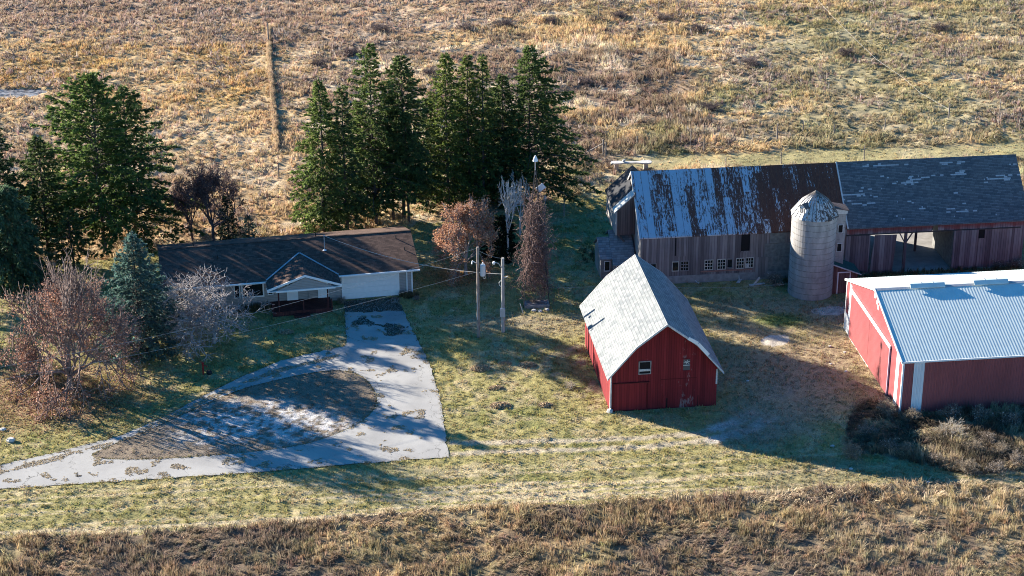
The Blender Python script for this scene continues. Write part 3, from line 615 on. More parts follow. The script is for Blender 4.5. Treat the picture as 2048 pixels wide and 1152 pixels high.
cf("young dark spruce behind the house roof, beside the dark-twigged tree", (458, 482), 392, 1.35, t0=.02, shape=.8, dens=1.5, col=(.028, .050, .030), seed=32, name="young_spruce", bush=True, spl=.3)
cf("small blue green spruce behind the wooden railing", (499, 484), 432, .95, t0=.02, shape=.85, dens=1.8, col=(.075, .12, .095), seed=33, name="young_spruce", bush=True, spl=.26)
# trees standing just outside the left edge, whose shade falls on the lawn
conifer("spruce_tree", "spruce beyond the left picture edge shading the lawn", (-57, 158), 13, 3.0, seed=41, group=GL)
conifer("spruce_tree", "spruce beyond the left picture edge shading the driveway end", (-62, 168), 15, 3.4, seed=42, group=GL)
# broadleaf trees
def bare(name, label, b, top, R, seed, depth, L0, rad, spread, upw, bark, first=None, kink=.16, kids=(2, 3), shrink=.74, minr=.009, split=.0, leaf=None, down=0.0, cat='tree', nst=5, tdir=(0, 0, 1), tl=.15, el=(25, 80), parts=("trunk", "crown")):
    r = np.random.default_rng(seed); H = hgt(b, top); root = thing(name, label, cat, (*g(*b), 0), r.uniform(0, 6))
    S, tips = [], []; T0 = tl * H; q = np.array([0, 0, -.1]); dd_ = np.array(tdir, float)
    for k in range(4):
        q2 = q + nrm(dd_ + r.normal(0, .07, 3)) * (T0 + .1) / 4; S.append((q, q2, rad * (1.25 - .1 * k), rad * (1.15 - .1 * k))); q = q2
    for k in range(nst):
        a_ = k * 6.283 / nst + r.normal(0, .3); e_ = R_(r.uniform(*el)); d = np.array([math.cos(a_) * math.cos(e_), math.sin(a_) * math.cos(e_), math.sin(e_)])
        grow(r, q - np.array([0, 0, r.uniform(0, .25) * T0]), d, L0, rad * r.uniform(.45, .7), depth, S, tips, spread, upw, kink=kink, kids=kids, shrink=shrink, minr=minr, down=down)
    S = fit_height(S, H, R)
    big = [s for s in S if s[2] > rad * .33]; sm = [s for s in S if s[2] <= rad * .33]
    segs_mesh(parts[0], big, bark, root, 7); segs_mesh("branches", sm, bark, root, 3)
    if leaf: leaves(parts[1], r, S, leaf[0], leaf[1], leaf[2], root, jit=leaf[3] if len(leaf) > 3 else .12, zmax=H * leaf[4] if len(leaf) > 4 else None)
    return root
OAKC = [(.44, .20, .13), (.52, .29, .21), (.33, .16, .12), (.54, .36, .28), (.40, .23, .18)]
bare("oak_tree", "spreading oak with russet leaves and bare upper twigs, in front of the evergreens", (142, 778), 508, 5.1, 51, 4, 3.0, .21, .50, .08, OAKBARK, kids=(3, 3), shrink=.74, minr=.0070, leaf=(15000, .08, OAKC, .2, .70), nst=12, tl=.10, el=(2, 86), kink=.17)
bare("crabapple_tree", "bare grey gnarled tree in front of the house picture window", (428, 686), 532, 4.9, 62, 4, 1.9, .17, .62, .02, CRABBARK, kink=.38, kids=(2, 4), shrink=.72, minr=.012, nst=8, tl=.17, el=(2, 75))
bare("ornamental_tree", "dark purple-brown twiggy tree behind the left end of the house", (428, 486), 322, 2.9, 53, 4, 2.2, .14, .45, .10, DARKTWIG, kids=(2, 3), minr=.012, nst=7, tl=.25, el=(20, 85), leaf=(7000, .075, [(.10, .065, .065), (.15, .095, .09), (.075, .05, .05)], .12))
bare("ornamental_tree", "smaller dark twiggy tree left of the purple-brown tree behind the house", (385, 480), 352, 2.2, 54, 3, 1.9, .10, .45, .1, DARKTWIG, kids=(2, 4), minr=.011, nst=6, tl=.25, leaf=(3500, .075, [(.10, .065, .065), (.15, .095, .09)], .12))
bare("russet_tree", "small round tree full of russet leaves on the grass right of the garage", (932, 549), 396, 2.8, 55, 3, 2.0, .14, .50, .05, GREYBARK, kids=(3, 4), minr=.010, nst=8, tl=.18, el=(15, 85), leaf=(13000, .085, [(.44, .23, .15), (.54, .33, .22), (.36, .18, .12), (.50, .28, .16)], .15))
bare("birch_tree", "thin white-stemmed bare birch leaning beside the old windmill tower", (1015, 516), 350, 1.7, 56, 3, 2.2, .10, .40, .1, WHITEBARK, kids=(2, 3), minr=.011, nst=5, tl=.35, el=(40, 85))
bare("birch_tree", "curved white-limbed bare tree touching the left side of the windmill tower", (1040, 470), 345, 1.5, 57, 3, 2.0, .08, .45, .1, WHITEBARK, kids=(2, 3), minr=.011, kink=.25, nst=4, tl=.25, el=(40, 85))
# dry shrubs by the shed: three kinds built once, then copied
def shrub(name, label, group, seed, n, h, R, bark, lc, lean, ls=.035):
    r = np.random.default_rng(seed); root = thing(name, label, 'shrub', (0, 0, 0), 0, group); S, tips = [], []
    for k in range(n):
        a = r.uniform(0, 6.28); d = np.array([math.cos(a) * lean, math.sin(a) * lean, 1.0]); grow(r, (r.normal(0, R * .2), r.normal(0, R * .2), -.05), nrm(d), h * .55 * r.uniform(.6, 1.1), .014, 2, S, tips, .38, .0, minr=.007, kids=(2, 3), shrink=.6, down=.3)
    segs_mesh("stems", S, bark, root, 3); leaves("seed_heads", r, S, n * 22, ls, lc, root, rmax=.02, jit=.06); return root
DW = barkm("dead_stems", (.15, .12, .095), (.34, .28, .22)); PW = barkm("bleached_stems", (.36, .31, .25), (.62, .55, .46))
GS = "dry shrubs in front of the red metal shed"
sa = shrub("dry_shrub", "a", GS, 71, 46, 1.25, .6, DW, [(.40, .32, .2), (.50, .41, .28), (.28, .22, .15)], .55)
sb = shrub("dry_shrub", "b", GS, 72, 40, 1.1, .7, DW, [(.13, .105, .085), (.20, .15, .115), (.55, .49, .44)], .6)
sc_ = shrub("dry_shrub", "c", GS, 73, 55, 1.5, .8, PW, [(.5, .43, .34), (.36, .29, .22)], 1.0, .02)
sa.location = (*g(1775, 830), 0); sa['label'] = "straw coloured shrub at the shed corner, in front of the white corner stripe"
sc_.location = (*g(1900, 872), 0); sc_['label'] = "bleached shrub of long arching bare stems in the sun below the shed wall"
sb.location = (*g(1975, 885), 0); sb['label'] = "brown seed-headed shrub right of the bleached arching shrub"
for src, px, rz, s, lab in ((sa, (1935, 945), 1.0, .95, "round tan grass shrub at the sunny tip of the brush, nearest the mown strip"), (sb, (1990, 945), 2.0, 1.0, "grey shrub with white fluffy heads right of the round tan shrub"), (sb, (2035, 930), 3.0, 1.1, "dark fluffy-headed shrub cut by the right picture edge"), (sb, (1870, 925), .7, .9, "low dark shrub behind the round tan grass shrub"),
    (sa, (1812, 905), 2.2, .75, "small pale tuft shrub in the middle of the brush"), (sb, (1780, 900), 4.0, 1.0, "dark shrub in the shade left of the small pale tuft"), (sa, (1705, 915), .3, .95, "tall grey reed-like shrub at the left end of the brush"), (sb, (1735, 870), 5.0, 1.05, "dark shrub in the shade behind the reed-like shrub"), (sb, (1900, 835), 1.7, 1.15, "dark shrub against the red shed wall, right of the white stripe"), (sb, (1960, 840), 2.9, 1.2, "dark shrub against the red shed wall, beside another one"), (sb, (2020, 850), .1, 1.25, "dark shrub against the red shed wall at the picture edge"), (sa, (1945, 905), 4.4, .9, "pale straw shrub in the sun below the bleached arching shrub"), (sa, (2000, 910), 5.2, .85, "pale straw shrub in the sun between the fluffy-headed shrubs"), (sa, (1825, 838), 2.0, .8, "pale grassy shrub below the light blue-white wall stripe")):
    dup(src, (*g(*px), 0), rz, s, lab)
GB = "leafless brush by the old barn"
b1 = dup(sb, (*g(1550, 570), 0), 0, 1.25, "leafless brush between the old barn door and the silo"); b1['group'] = GB
b2 = dup(sb, (*g(1990, 532), 0), 1, .95, "leafless brush against the planked wall near the old barn's right end"); b2['group'] = GB
b3 = dup(sb, (*g(2032, 535), 0), 2, 1.1, "leafless brush at the right picture edge below the old barn"); b3['group'] = GB
b4 = dup(sb, (*g(832, 600), 0), 2, .45, "little dark shrub at the garage corner beside the driveway"); b4['group'] = "small shrubs by the house"
b5 = dup(sb, (*g(684, 606), 0), 4, .6, "little bare shrub between the porch and the garage door"); b5['group'] = "small shrubs by the house"
b6 = dup(sb, (*g(1068, 610), 0), 4, .7, "leafless brush inside the foot of the windmill tower"); b6['group'] = "brush at the windmill"
# dark brush clumps in the meadow
GM = "grey brush clumps in the far meadow"
cl = shrub("meadow_brush", "m", GM, 74, 70, 1.3, 1.5, DARKTWIG, [(.13, .10, .095), (.20, .15, .14)], .8, .04)
MB_ = [((1010, 52), "long"), ((1100, 46), ""), ((1190, 45), ""), ((1240, 36), ""), ((1330, 40), ""), ((1395, 62), ""), ((930, 60), ""), ((760, 62), ""), ((860, 150), ""), ((1170, 168), ""), ((1690, 110), ""), ((1500, 130), ""), ((1420, 220), ""), ((1880, 60), ""), ((640, 130), ""), ((700, 110), "")]
for i, (px, _) in enumerate(MB_):
    o = cl if i == 0 else dup(cl, (0, 0, 0), 0, 1)
    o.location = (*g(*px), 0); o.rotation_euler.z = i * 1.3; o.scale = (1.3, .9, .8); o['label'] = "low grey-brown brush clump growing in the far meadow"
# ------------------------------------------------------------------ building materials
WHITE = plain("white_paint", (.78, .78, .77), .5, 0, .04); TRIMW = plain("weathered_white_trim", (.50, .49, .48), .8, 0, .2, 5)
GLASS = plain("dark_glass", (.012, .013, .016), .12, 0, .2, 1, .6); DARK = plain("dark_opening", (.012, .011, .012), .9)
GREYWOOD = [(.085, .07, .072), (.15, .128, .13), (.215, .185, .185), (.30, .265, .26)]
OLDB = boards("weathered_boards", GREYWOOD, .24, .09)
OLDR = boards("weathered_boards_red", [(.085, .06, .066), (.15, .11, .118), (.215, .165, .172), (.29, .24, .24)], .24, .09, extra=lambda n, c, i, st: n.mix(n.math('MULTIPLY', n.ramp(n.math('ADD', n.math('MULTIPLY', n.math('SUBTRACT', n.z, 3.6), .8), n.math('MULTIPLY', n.noise(n.obj, .7, 4), .9)), [(.75, 0.0), (1.0, 1.0)]), .75), c, (.22, .045, .04)))
WINGB = boards("brown_boards", [(.07, .05, .047), (.12, .09, .085), (.17, .13, .12)], .22, .1)
LEFTB = boards("pale_weathered_boards", [(.20, .18, .165), (.34, .31, .29), (.46, .43, .40)], .24, .08)
def redx(n, c, i, st):
    p = n.noise(n.vec(n.math('MULTIPLY', n.x, 2.0), n.math('MULTIPLY', n.y, 2.0), n.math('MULTIPLY', n.z, .8)), 1.0, 6, .7)
    near = n.math('MULTIPLY', n.ramp(n.math('ABSOLUTE', n.math('SUBTRACT', n.x, 6.0)), [(.3, 1.0), (1.9, .0)]), n.ramp(n.z, [(.0, 1.0), (1.0, .55)]))
    f = n.math('ADD', p, n.math('MULTIPLY', near, .17)); return n.mix(n.ramp(f, [(.655, 0.0), (.71, .55)]), c, (.30, .24, .24))
REDB = boards("red_barn_boards", [(.13, .010, .014), (.19, .015, .020), (.25, .022, .026)], .2, .10, .75, .8, redx)
REDP = boards("red_door_boards", [(.15, .012, .016), (.205, .016, .021), (.26, .024, .027)], .2, .08, .75, .6)
SIDING = None
n_ = N("grey_lap_siding"); q = n_.math('FRACT', n_.math('DIVIDE', n_.z, .15)); f = n_.noise(n_.obj, 1.2, 4)
c = n_.mix(n_.math('MULTIPLY', n_.math('LESS_THAN', q, .14), .55), n_.ramp(f, [(.3, (.30, .285, .275)), (.7, (.36, .345, .335))]), (.09, .085, .085)); n_.bump(q, .5, .02); SIDING = n_.done(c, .7)
HROOF = shingles("brown_shingles", [(.062, .038, .030), (.098, .060, .047), (.14, .086, .066)], 'x', .052, .35, line=.45)
PROOF = shingles("brown_porch_shingles", [(.062, .038, .030), (.098, .060, .047), (.14, .086, .066)], 'y', .052, .35, line=.45)
GSH = shingles("grey_barn_shingles", [(.145, .16, .17), (.205, .22, .225), (.27, .28, .28)], 'y', .17, .34, line=.45, stain=lambda n, c, u: n.mix(n.ramp(n.noise(n.obj, .45, 5), [(.5, 0.0), (.75, .4)]), c, (.15, .165, .165)))
def patch(n, c, u, rnd, ri):
    b = n.noise(n.vec(n.math('MULTIPLY', u, .22), 0.0, n.math('MULTIPLY', ri, .21)), 1.0, 3, .55)
    row = n.white(n.vec(ri, 7.0, 2.0))
    f = n.math('ADD', n.math('ADD', b, n.math('MULTIPLY', rnd, .10)), n.math('MULTIPLY', row, .09))
    c = n.mix(n.math('GREATER_THAN', f, .715), c, (.43, .43, .43))
    return n.mix(n.ramp(n.noise(n.obj, .5, 4), [(.45, 0.0), (.8, .5)]), c, (.13, .13, .13))
DSH = shingles("dark_shed_shingles", [(.075, .084, .092), (.108, .118, .127), (.15, .16, .168)], 'x', .105, .42, patch=patch, line=.5)
MSH = shingles("grey_milk_house_shingles", [(.15, .16, .165), (.20, .21, .215), (.26, .27, .27)], 'x', .14, .34, line=.4)
BSH = plain("black_roofing", (.030, .031, .036), .85, 0, .25, 6); GRN = plain("green_roofing", (.03, .075, .065), .8, 0, .2, 4)
LWR = plain("pale_roll_roofing", (.52, .53, .50), .85, 0, .2, 7)
# rusty sheet-metal roof: bare paint flaking off in vertical streaks, more rust to the right
n_ = N("rusty_sheet_roof"); si = n_.math('FLOOR', n_.math('DIVIDE', n_.x, .66)); fr_ = n_.math('FRACT', n_.math('DIVIDE', n_.x, .66))
rowi = n_.math('FLOOR', n_.math('ADD', n_.math('DIVIDE', n_.z, 1.55), n_.white(n_.vec(si, 3.0, 0.0))))
rs = n_.white(n_.vec(si, 1.0, 4.0)); rs2 = n_.white(n_.vec(si, rowi, 9.0)); strk = n_.noise(n_.vec(n_.math('MULTIPLY', n_.x, 6.5), n_.math('MULTIPLY', n_.y, 0.8), n_.math('MULTIPLY', n_.z, 1.0)), 1.0, 9, .75)
fine = n_.noise(n_.vec(n_.math('MULTIPLY', n_.x, 11.0), n_.math('MULTIPLY', n_.y, 2.5), n_.math('MULTIPLY', n_.z, 4.0)), 1.0, 6, .7)
dgr = n_.math('MULTIPLY', n_.x, .0125)
fx = n_.math('ADD', n_.math('ADD', n_.math('MULTIPLY', rs, .12), n_.math('MULTIPLY', rs2, .12)), n_.math('ADD', n_.math('MULTIPLY', strk, .66), n_.math('MULTIPLY', fine, .52)))
fx = n_.math('ADD', fx, dgr); rust = n_.ramp(fx, [(.765, 0.0), (.81, 1.0)])
pc = n_.mix(n_.ramp(fine, [(.3, 0.0), (.7, .3)]), (.62, .66, .70), (.40, .44, .48)); rc = n_.ramp(fine, [(.3, (.045, .022, .018)), (.55, (.10, .045, .032)), (.75, (.15, .085, .06))])
seam = n_.math('MULTIPLY', n_.math('LESS_THAN', fr_, .06), .7)
c = n_.mix(seam, n_.mix(rust, pc, rc), (.06, .05, .05)); n_.bump(n_.math('ADD', fr_, n_.math('MULTIPLY', fine, .6)), .25, .02)
mr = n_.math('MULTIPLY', n_.math('SUBTRACT', 1.0, rust), .6); RUST = n_.done(c, n_.ramp(rust, [(0, .42), (1, .9)]), mr)
# silo
n_ = N("silo_concrete"); q = n_.math('FRACT', n_.math('DIVIDE', n_.math('ADD', n_.z, n_.math('MULTIPLY', n_.noise(n_.obj, 1.2, 3), .12)), .55))
f = n_.noise(n_.vec(n_.x, n_.y, n_.math('MULTIPLY', n_.z, .35)), 1.6, 6, .6); f2 = n_.noise(n_.obj, 4, 5)
c = n_.ramp(f, [(.3, (.22, .21, .205)), (.5, (.31, .30, .29)), (.72, (.40, .385, .37))]); c = n_.mix(n_.ramp(n_.noise(n_.obj, .8, 6, .7), [(.56, 0.0), (.7, .45)]), c, (.16, .15, .125))
c = n_.mix(n_.math('MULTIPLY', n_.math('LESS_THAN', q, .05), n_.ramp(f2, [(.42, 0.0), (.52, .8)])), c, (.09, .085, .08)); n_.bump(n_.math('ADD', n_.math('LESS_THAN', q, .05), f2), .35, .03); SILO = n_.done(c, .9)
n_ = N("silo_dome_metal"); f = n_.noise(n_.vec(n_.math('MULTIPLY', n_.x, 5), n_.math('MULTIPLY', n_.y, 5), n_.math('MULTIPLY', n_.z, 1.2)), 1.0, 6, .7)
rx = n_.math('ADD', f, n_.math('MULTIPLY', n_.math('SUBTRACT', n_.x, n_.y), .045)); c = n_.ramp(rx, [(.44, (.56, .56, .56)), (.58, (.40, .40, .41)), (.63, (.09, .06, .05))]); DOME = n_.done(c, .6, .25)
FOUND = plain("foundation_concrete", (.24, .235, .23), .9, 0, .25, 2.5); SLAB = plain("concrete_floor", (.33, .32, .31), .9, 0, .2, 1.2); PATCHC = plain("patched_render", (.17, .17, .165), .9, 0, .3, 3)
# red ribbed steel
def ribbed(name, col, per=.23, along=True):
    n = N(name); a = n.math('ADD', n.x, n.y); q = n.math('FRACT', n.math('DIVIDE', a, per)); p = n.math('ABSOLUTE', n.math('SUBTRACT', q, .5))
    h = n.ramp(p, [(.0, 1.0), (.14, 1.0), (.26, 0.0)]); f = n.noise(n.vec(n.x, n.y, n.math('MULTIPLY', n.z, .3)), .9, 4)
    n.bump(h, 1.0, .03); return n.done(n.ramp(f, [(.3, tuple(c * .88 for c in col)), (.7, tuple(min(1, c * 1.1) for c in col))]), .45, 0, .4)
REDS = ribbed("red_ribbed_steel", (.27, .072, .078)); WHS = ribbed("white_ribbed_steel", (.72, .74, .76)); GALV = plain("white_steel_roof", (.60, .68, .655), .5, .05, .05, 1.5, .4)
DECK = boards("maroon_deck_boards", [(.05, .016, .016), (.075, .022, .022), (.10, .032, .03)], .14, .1)
GREYM = plain("grey_metal", (.42, .43, .45), .5, .3, .1); POLEW = barkm("utility_pole_wood", (.16, .12, .10), (.36, .30, .26)); GREYP = barkm("grey_pole_wood", (.26, .24, .225), (.50, .47, .44))
POSTW = barkm("post_wood", (.17, .145, .125), (.36, .31, .27)); IRON = plain("dark_iron", (.07, .065, .065), .6, .4, .2); WIREM = plain("wire", (.45, .43, .41), .6, .2, .05); BLKM = plain("black_railing", (.02, .02, .022), .6)
REDI = plain("red_iron", (.24, .02, .018), .5, 0, .15); PALEST = plain("pale_stone", (.52, .50, .47), .9, 0, .2, 4); BLOCK = plain("block_stone", (.50, .42, .36), .9, 0, .2, 4)
# ------------------------------------------------------------------ ranch house
h = thing("ranch_house", "long low grey house with brown shingle roof, white garage door and gabled porch", "house", (HX, HY, 0), HA)
b = MB(); b.prism([(0, -.2), (8.31, -.2), (8.31, 2.98), (4.16, 4.30), (0, 2.98)], -21.6, 0, 'u'); b.build("wall", SIDING, h)
b = MB(); b.roof([(-.96, 2.816), (4.16, 4.471), (9.27, 2.816)], .12, -22.14, .545, 'u'); rf = b.build("roof", HROOF, h)
b = MB(); b.box(-22.16, .56, -1.0, -.965, 2.62, 2.80); b.build("fascia", WHITE, h)
MB().box(-22.16, -13.15, -1.1, -1.003, 2.70, 2.80).build('gutter', WHITE, h); MB().box(-6.7, .56, -1.1, -1.003, 2.70, 2.80).build('gutter', WHITE, h)
b = MB(); b.bar((-.5, -1.05, 2.7), (-.5, -.06, 2.35), .09); b.bar((-.5, -.06, 2.40), (-.5, -.06, .1), .10); b.build("downspout", WHITE, h)
b = MB(); b.box(-.09, .03, -.03, 0.09, 0, 2.7); b.build("corner_trim", WHITE, h)
gd = MB()
for i in range(4): gd.box(-6.21, -1.33, -.05, -.02, .05 + i * .515, .05 + i * .515 + .505)
gdo = gd.build("garage_door", WHITE, h)
b = MB(); b.box(-6.21, -1.33, -.022, -.002, .03, 2.12); b.build("door_backing", WHITE, gdo)
b = MB(); b.box(-6.36, -6.21, -.07, 0, 0, 2.13); b.box(-1.33, -1.18, -.07, 0, 0, 2.13); b.box(-6.36, -1.18, -.07, 0, 2.13, 2.26); b.build("garage_frame", WHITE, h)
def window(par, u0, u1, z0, z1, v=0, mat=WHITE, t=.09, mull=(1, 1), d=.06, glass=GLASS, mm=None, name="window"):
    f = MB().ring(u0, u1, z0, z1, v - d, v - .002, t)
    for i in range(1, mull[0]): x = u0 + (u1 - u0) * i / mull[0]; f.box(x - .025, x + .025, v - d + .01, v - .012, z0, z1)
    for i in range(1, mull[1]): z = z0 + (z1 - z0) * i / mull[1]; f.box(u0, u1, v - d + .014, v - .014, z - .025, z + .025)
    o = f.build(name, mat, par); MB().box(u0, u1, v - .011, v - .003, z0, z1).build("pane", glass, o); return o
window(h, -15.1, -13.35, 1.08, 2.32, mull=(1, 1), t=.12); window(h, -15.80, -15.42, 1.08, 2.38, t=.08); window(h, -18.2, -17.0, 1.15, 2.2); window(h, -20.9, -19.9, 1.2, 2.2); window(h, -12.86, -12.50, 1.15, 1.62, t=.07)
b = MB(); b.box(-22.1, -12.9, -.06, 0, 2.45, 2.60); b.build("frieze_board", WHITE, h)
# porch
pr = MB().roof([(-13.1, 2.77), (-9.80, 3.90), (-6.66, 2.77)], .10, -2.84, 2.35, 'v').build("porch_roof", PROOF, h)
b = MB(); b.roof([(-13.14, 2.80), (-9.80, 3.945), (-6.62, 2.80)], .20, -2.90, -2.842, 'v'); b.box(-13.14, -12.2, -2.9, -2.0, 2.55, 2.62); b.box(-7.5, -6.62, -2.9, -2.0, 2.55, 2.62); b.build("porch_fascia", WHITE, h)
b = MB(); b.prism([(-12.3, 2.62), (-7.3, 2.62), (-9.80, 3.68)], -2.80, -2.72, 'v'); b.build("gable_panel", SIDING, h)
b = MB(); b.box(-12.4, -7.2, -2.89, -2.70, 2.46, 2.615); b.build("porch_beam", WHITE, h)
b = MB()
for s in (-1, 1):
    p0, p1 = ((-9.83, 2.22, 3.93), (-13.05, -.88, 2.88)) if s < 0 else ((-9.77, 2.22, 3.93), (-6.68, -.88, 2.88))
    b.bar(p0, p1, .14, .05)
b.build("valley_flashing", GREYM, h)
d = MB(); d.box(-9.28, -7.3, -.001, .0, 0, 0); 
MB().box(-12.75, -7.45, -2.4, -.02, .28, .40).build("deck", DECK, h)
MB().box(-12.72, -7.48, -2.38, -2.30, -.05, .28).build("deck_skirt", DECK, h)
MB().box(-10.9, -9.5, -3.05, -2.42, -.02, .16).build("step", DECK, h)
for x in (-12.15, -7.85): MB().box(x - .06, x + .06, -2.36, -2.24, .40, 2.46).build("porch_post", DECK, h)
for x in (-10.0, -7.52, -12.69): MB().box(x - .05, x + .05, -2.37, -2.27, .40, 1.25).build("rail_post", DECK, h)
dr_ = MB().ring(-11.17, -10.33, .42, 2.18, -.09, -.002, .07).build("front_door", WHITE, h)
b = MB(); b.box(-11.17, -10.33, -.05, -.01, .42, 2.18); 
for i in range(4): b.box(-11.1 + i * .195, -10.95 + i * .195, -.062, -.05, .55, 1.6)
b.build("door_leaf", WHITE, dr_); MB().box(-11.05, -10.45, -.058, -.051, 1.8, 2.05).build("door_light", GLASS, dr_); MB().box(-10.42, -10.37, -.10, -.052, 1.25, 1.32).build("handle", BLKM, dr_)
d2 = MB().ring(-8.42, -7.62, .42, 2.18, -.09, -.002, .07).build("side_door", WHITE, h); MB().box(-8.42, -7.62, -.05, -.01, .42, 2.18).build("door_leaf", WHITE, d2)
window(h, -9.2, -8.6, 1.55, 2.05, t=.07)
MB().box(-9.34, -9.24, -.10, 0, .4, 2.5).build("corner_trim", SIDING, h)
MB().box(-11.33, -11.25, -.14, -.02, 1.85, 2.05).build("porch_light", BLKM, h)
mast = MB().tube([(-7.5, 2.43, 3.85), (-7.5, 2.43, 5.30)], .035).tube([(-7.5, 2.43, 5.30), (-7.5, 2.33, 5.38)], .055).build("service_mast", GREYM, h)
MB().tube([(-7.5, 2.43, 3.90), (-7.5, 2.43, 3.98)], [.20, .06], 10).build("mast_flashing", WHITE, mast)
for x, v_, z in ((-19.0, 5.0, 4.2), (-8.0, 5.1, 4.2), (-.95, 3.2, 4.16), (-17, 2.4, 3.9), (-.4, 1.6, 3.6)): MB().tube([(x, v_, z - .1), (x, v_, z + .32)], .05, 8).build("vent_pipe", BLKM, h)
MB().box(-22.14, .545, 4.07, 4.25, 4.455, 4.482).build("ridge_cap", HROOF, h)
# ------------------------------------------------------------------ red gambrel barn
W, L_, of = 8.564, 12.509, .685
r = thing("red_barn", "red board barn with grey shingled gambrel roof", "barn", (BX, BY, 0), BA)
prof = [(-.384, 3.242), (1.868, 5.881), (W / 2, 7.727), (W - 1.868, 5.881), (W + .384, 3.242)]
inner = [(0, -.2), (W, -.2), (W, 3.50), (W - 1.868, 5.70), (W / 2, 7.54), (1.868, 5.70), (0, 3.50)]
MB().prism(inner, 0, L_, 'v').build("wall", REDB, r)
MB().roof(prof, .13, -of, L_ + of, 'v').build("roof", GSH, r)
for q0, q1 in ((-of - .05, -of - .002), (L_ + of + .002, L_ + of + .05)): MB().roof([(a, z + .02) for a, z in prof], .19, q0, q1, 'v').build('rake_trim', TRIMW, r)
MB().bar((W - 2.6, -of - .07, 6.42), (W - 1.82, -of - .07, 5.94), .04, .26).bar((W - 1.80, -of - .07, 5.90), (W - .95, -of - .07, 4.88), .04, .26).build("pale_rake_board", WHITE, r)
MB().box(-.03, .09, -.03, .10, 0, 3.3).build("corner_trim", TRIMW, r); MB().box(W - .10, W + .03, -.03, .1, 1.9, 3.2).build("corner_patch", TRIMW, r)
b = MB(); b.ring(2.28, 3.14, 3.22, 4.22, -.06, -.002, .075); wo = b.build("window", plain("grey_window_wood", (.27, .25, .24), .85, 0, .3, 5), r); MB().box(2.28, 3.14, -.012, -.003, 3.22, 4.22).build("pane", DARK, wo); MB().box(2.28, 3.14, -.06, -.014, 3.42, 3.60).build("crossbar", TRIMW, wo)
b = MB(); b.ring(5.78, 6.34, 3.28, 4.25, -.05, -.002, .08); wo = b.build("window", REDP, r); MB().box(5.78, 6.34, -.012, -.003, 3.28, 4.25).build("pane", plain("dusty_glass", (.09, .085, .09), .4), wo)
b = MB(); 
for k in range(3): a = math.pi * k / 3 + .3; b.bar((6.06 - .27 * math.cos(a), -.035 - .008 * k, 4.0 - .2 * math.sin(a)), (6.06 + .27 * math.cos(a), -.035 - .008 * k, 4.0 + .2 * math.sin(a)), .006, .05)
b.box(5.78, 6.34, -.05, -.014, 3.70, 3.76); b.build("muntin", TRIMW, wo)
MB().box(.25, 2.85, -.09, -.015, .08, 2.42).build("sliding_door", REDP, r); MB().box(.2, 3.1, -.12, -.015, 2.44, 2.50).build("door_track", plain("dark_red_trim", (.09, .01, .012), .7), r)
MB().box(4.2, 4.48, -.045, -.004, .05, 1.1).build("patch_board", REDP, r); MB().box(7.05, 7.10, -.02, -.004, .0, 1.0).build("board_gap", DARK, r); MB().box(4.52, 4.60, -.02, -.004, .0, .9).build("board_gap", DARK, r)
MB().box(4.0, 6.9, -.018, -.004, 2.55, 2.60).box(2.9, 3.0, -.018, -.004, .1, 2.4).build("board_seam", plain("dark_red_seam", (.10, .008, .01), .8), r)
for k, (vv, zz) in enumerate(((10.6, 3.2), (11.6, 3.15), (9.3, 3.1))): MB().box(-.028, -.004, vv, vv + .10, .05, zz).build("wall_batten", plain("dark_red_batten", (.11, .008, .012), .8), r)
tag(MB().tube([(0, 0, -.05), (.05, .03, .22), (.02, 0, .30)], [.26, .22, .10], 7).build("corner_stone", PALEST), "pale rough stone under the near corner of the red barn", "stone").location = (BX - .05, BY - .12, 0)
# ------------------------------------------------------------------ old barn and its wings
MW, RZ, EZ, US = 10.0, 9.12, 4.68, 18.95
o = thing("weathered_barn", "long grey board barn with a rusty flaking blue-white metal roof", "barn", (MX, MY, 0), MA)
MB().prism([(0, .72), (MW, .72), (MW, EZ - .02), (MW / 2, RZ - .22), (0, EZ - .02)], 0, US - .02, 'u').build("wall", OLDB, o)
MB().box(-.05, US - .02, -.06, MW + .05, -.2, .72).build("foundation", FOUND, o)
MB().roof([(-.15, EZ - .05), (MW / 2, RZ), (MW + .15, EZ - .05)], .09, -.14, US, 'u').build("metal_roof", RUST, o)
b = MB(); b.roof([(-.16, EZ - .02), (MW / 2, RZ + .03), (MW + .16, EZ - .02)], .22, -.20, -.142, 'u'); b.build("rake_trim", TRIMW, o)
MB().prism([(-.03, .70), (MW * .5, .70), (MW, .70), (MW - .1, EZ - .08), (MW / 2, RZ - .3), (.0, EZ - .08)], -.035, -.005, 'u').build("gable_wall", LEFTB, o)
MB().box(-.05, .12, -.05, -.005, .7, EZ - .1).build("corner_board", LEFTB, o)
def lites(u0, u1, z0, z1, mu, mat=PALEST, nm="window"): return window(o, u0, u1, z0, z1, 0, mat, .07, mu, .06, GLASS, name=nm)
MW_ = plain("pale_sash", (.46, .42, .36), .8, 0, .15, 5); GS_ = plain("grey_sash", (.22, .20, .19), .8)
lites(2.95, 3.46, 1.25, 2.08, (1, 1), MW_); lites(3.72, 4.38, 1.24, 2.10, (3, 3), GS_); lites(5.94, 6.62, 1.22, 2.10, (3, 3), MW_); lites(7.12, 7.78, 1.20, 2.10, (3, 3), MW_); lites(8.0, 8.42, 1.30, 2.10, (1, 1), GS_); lites(8.86, 9.5, 1.20, 2.12, (3, 3), MW_); lites(9.72, 10.36, 1.24, 2.14, (3, 3), MW_); lites(12.16, 12.66, 1.32, 2.12, (1, 1), GS_); lites(.9, 1.4, 1.4, 2.0, (1, 1), GS_)
MB().box(9.74, 10.02, -.075, -.064, 1.26, 1.62).build("window_board", TRIMW, o)
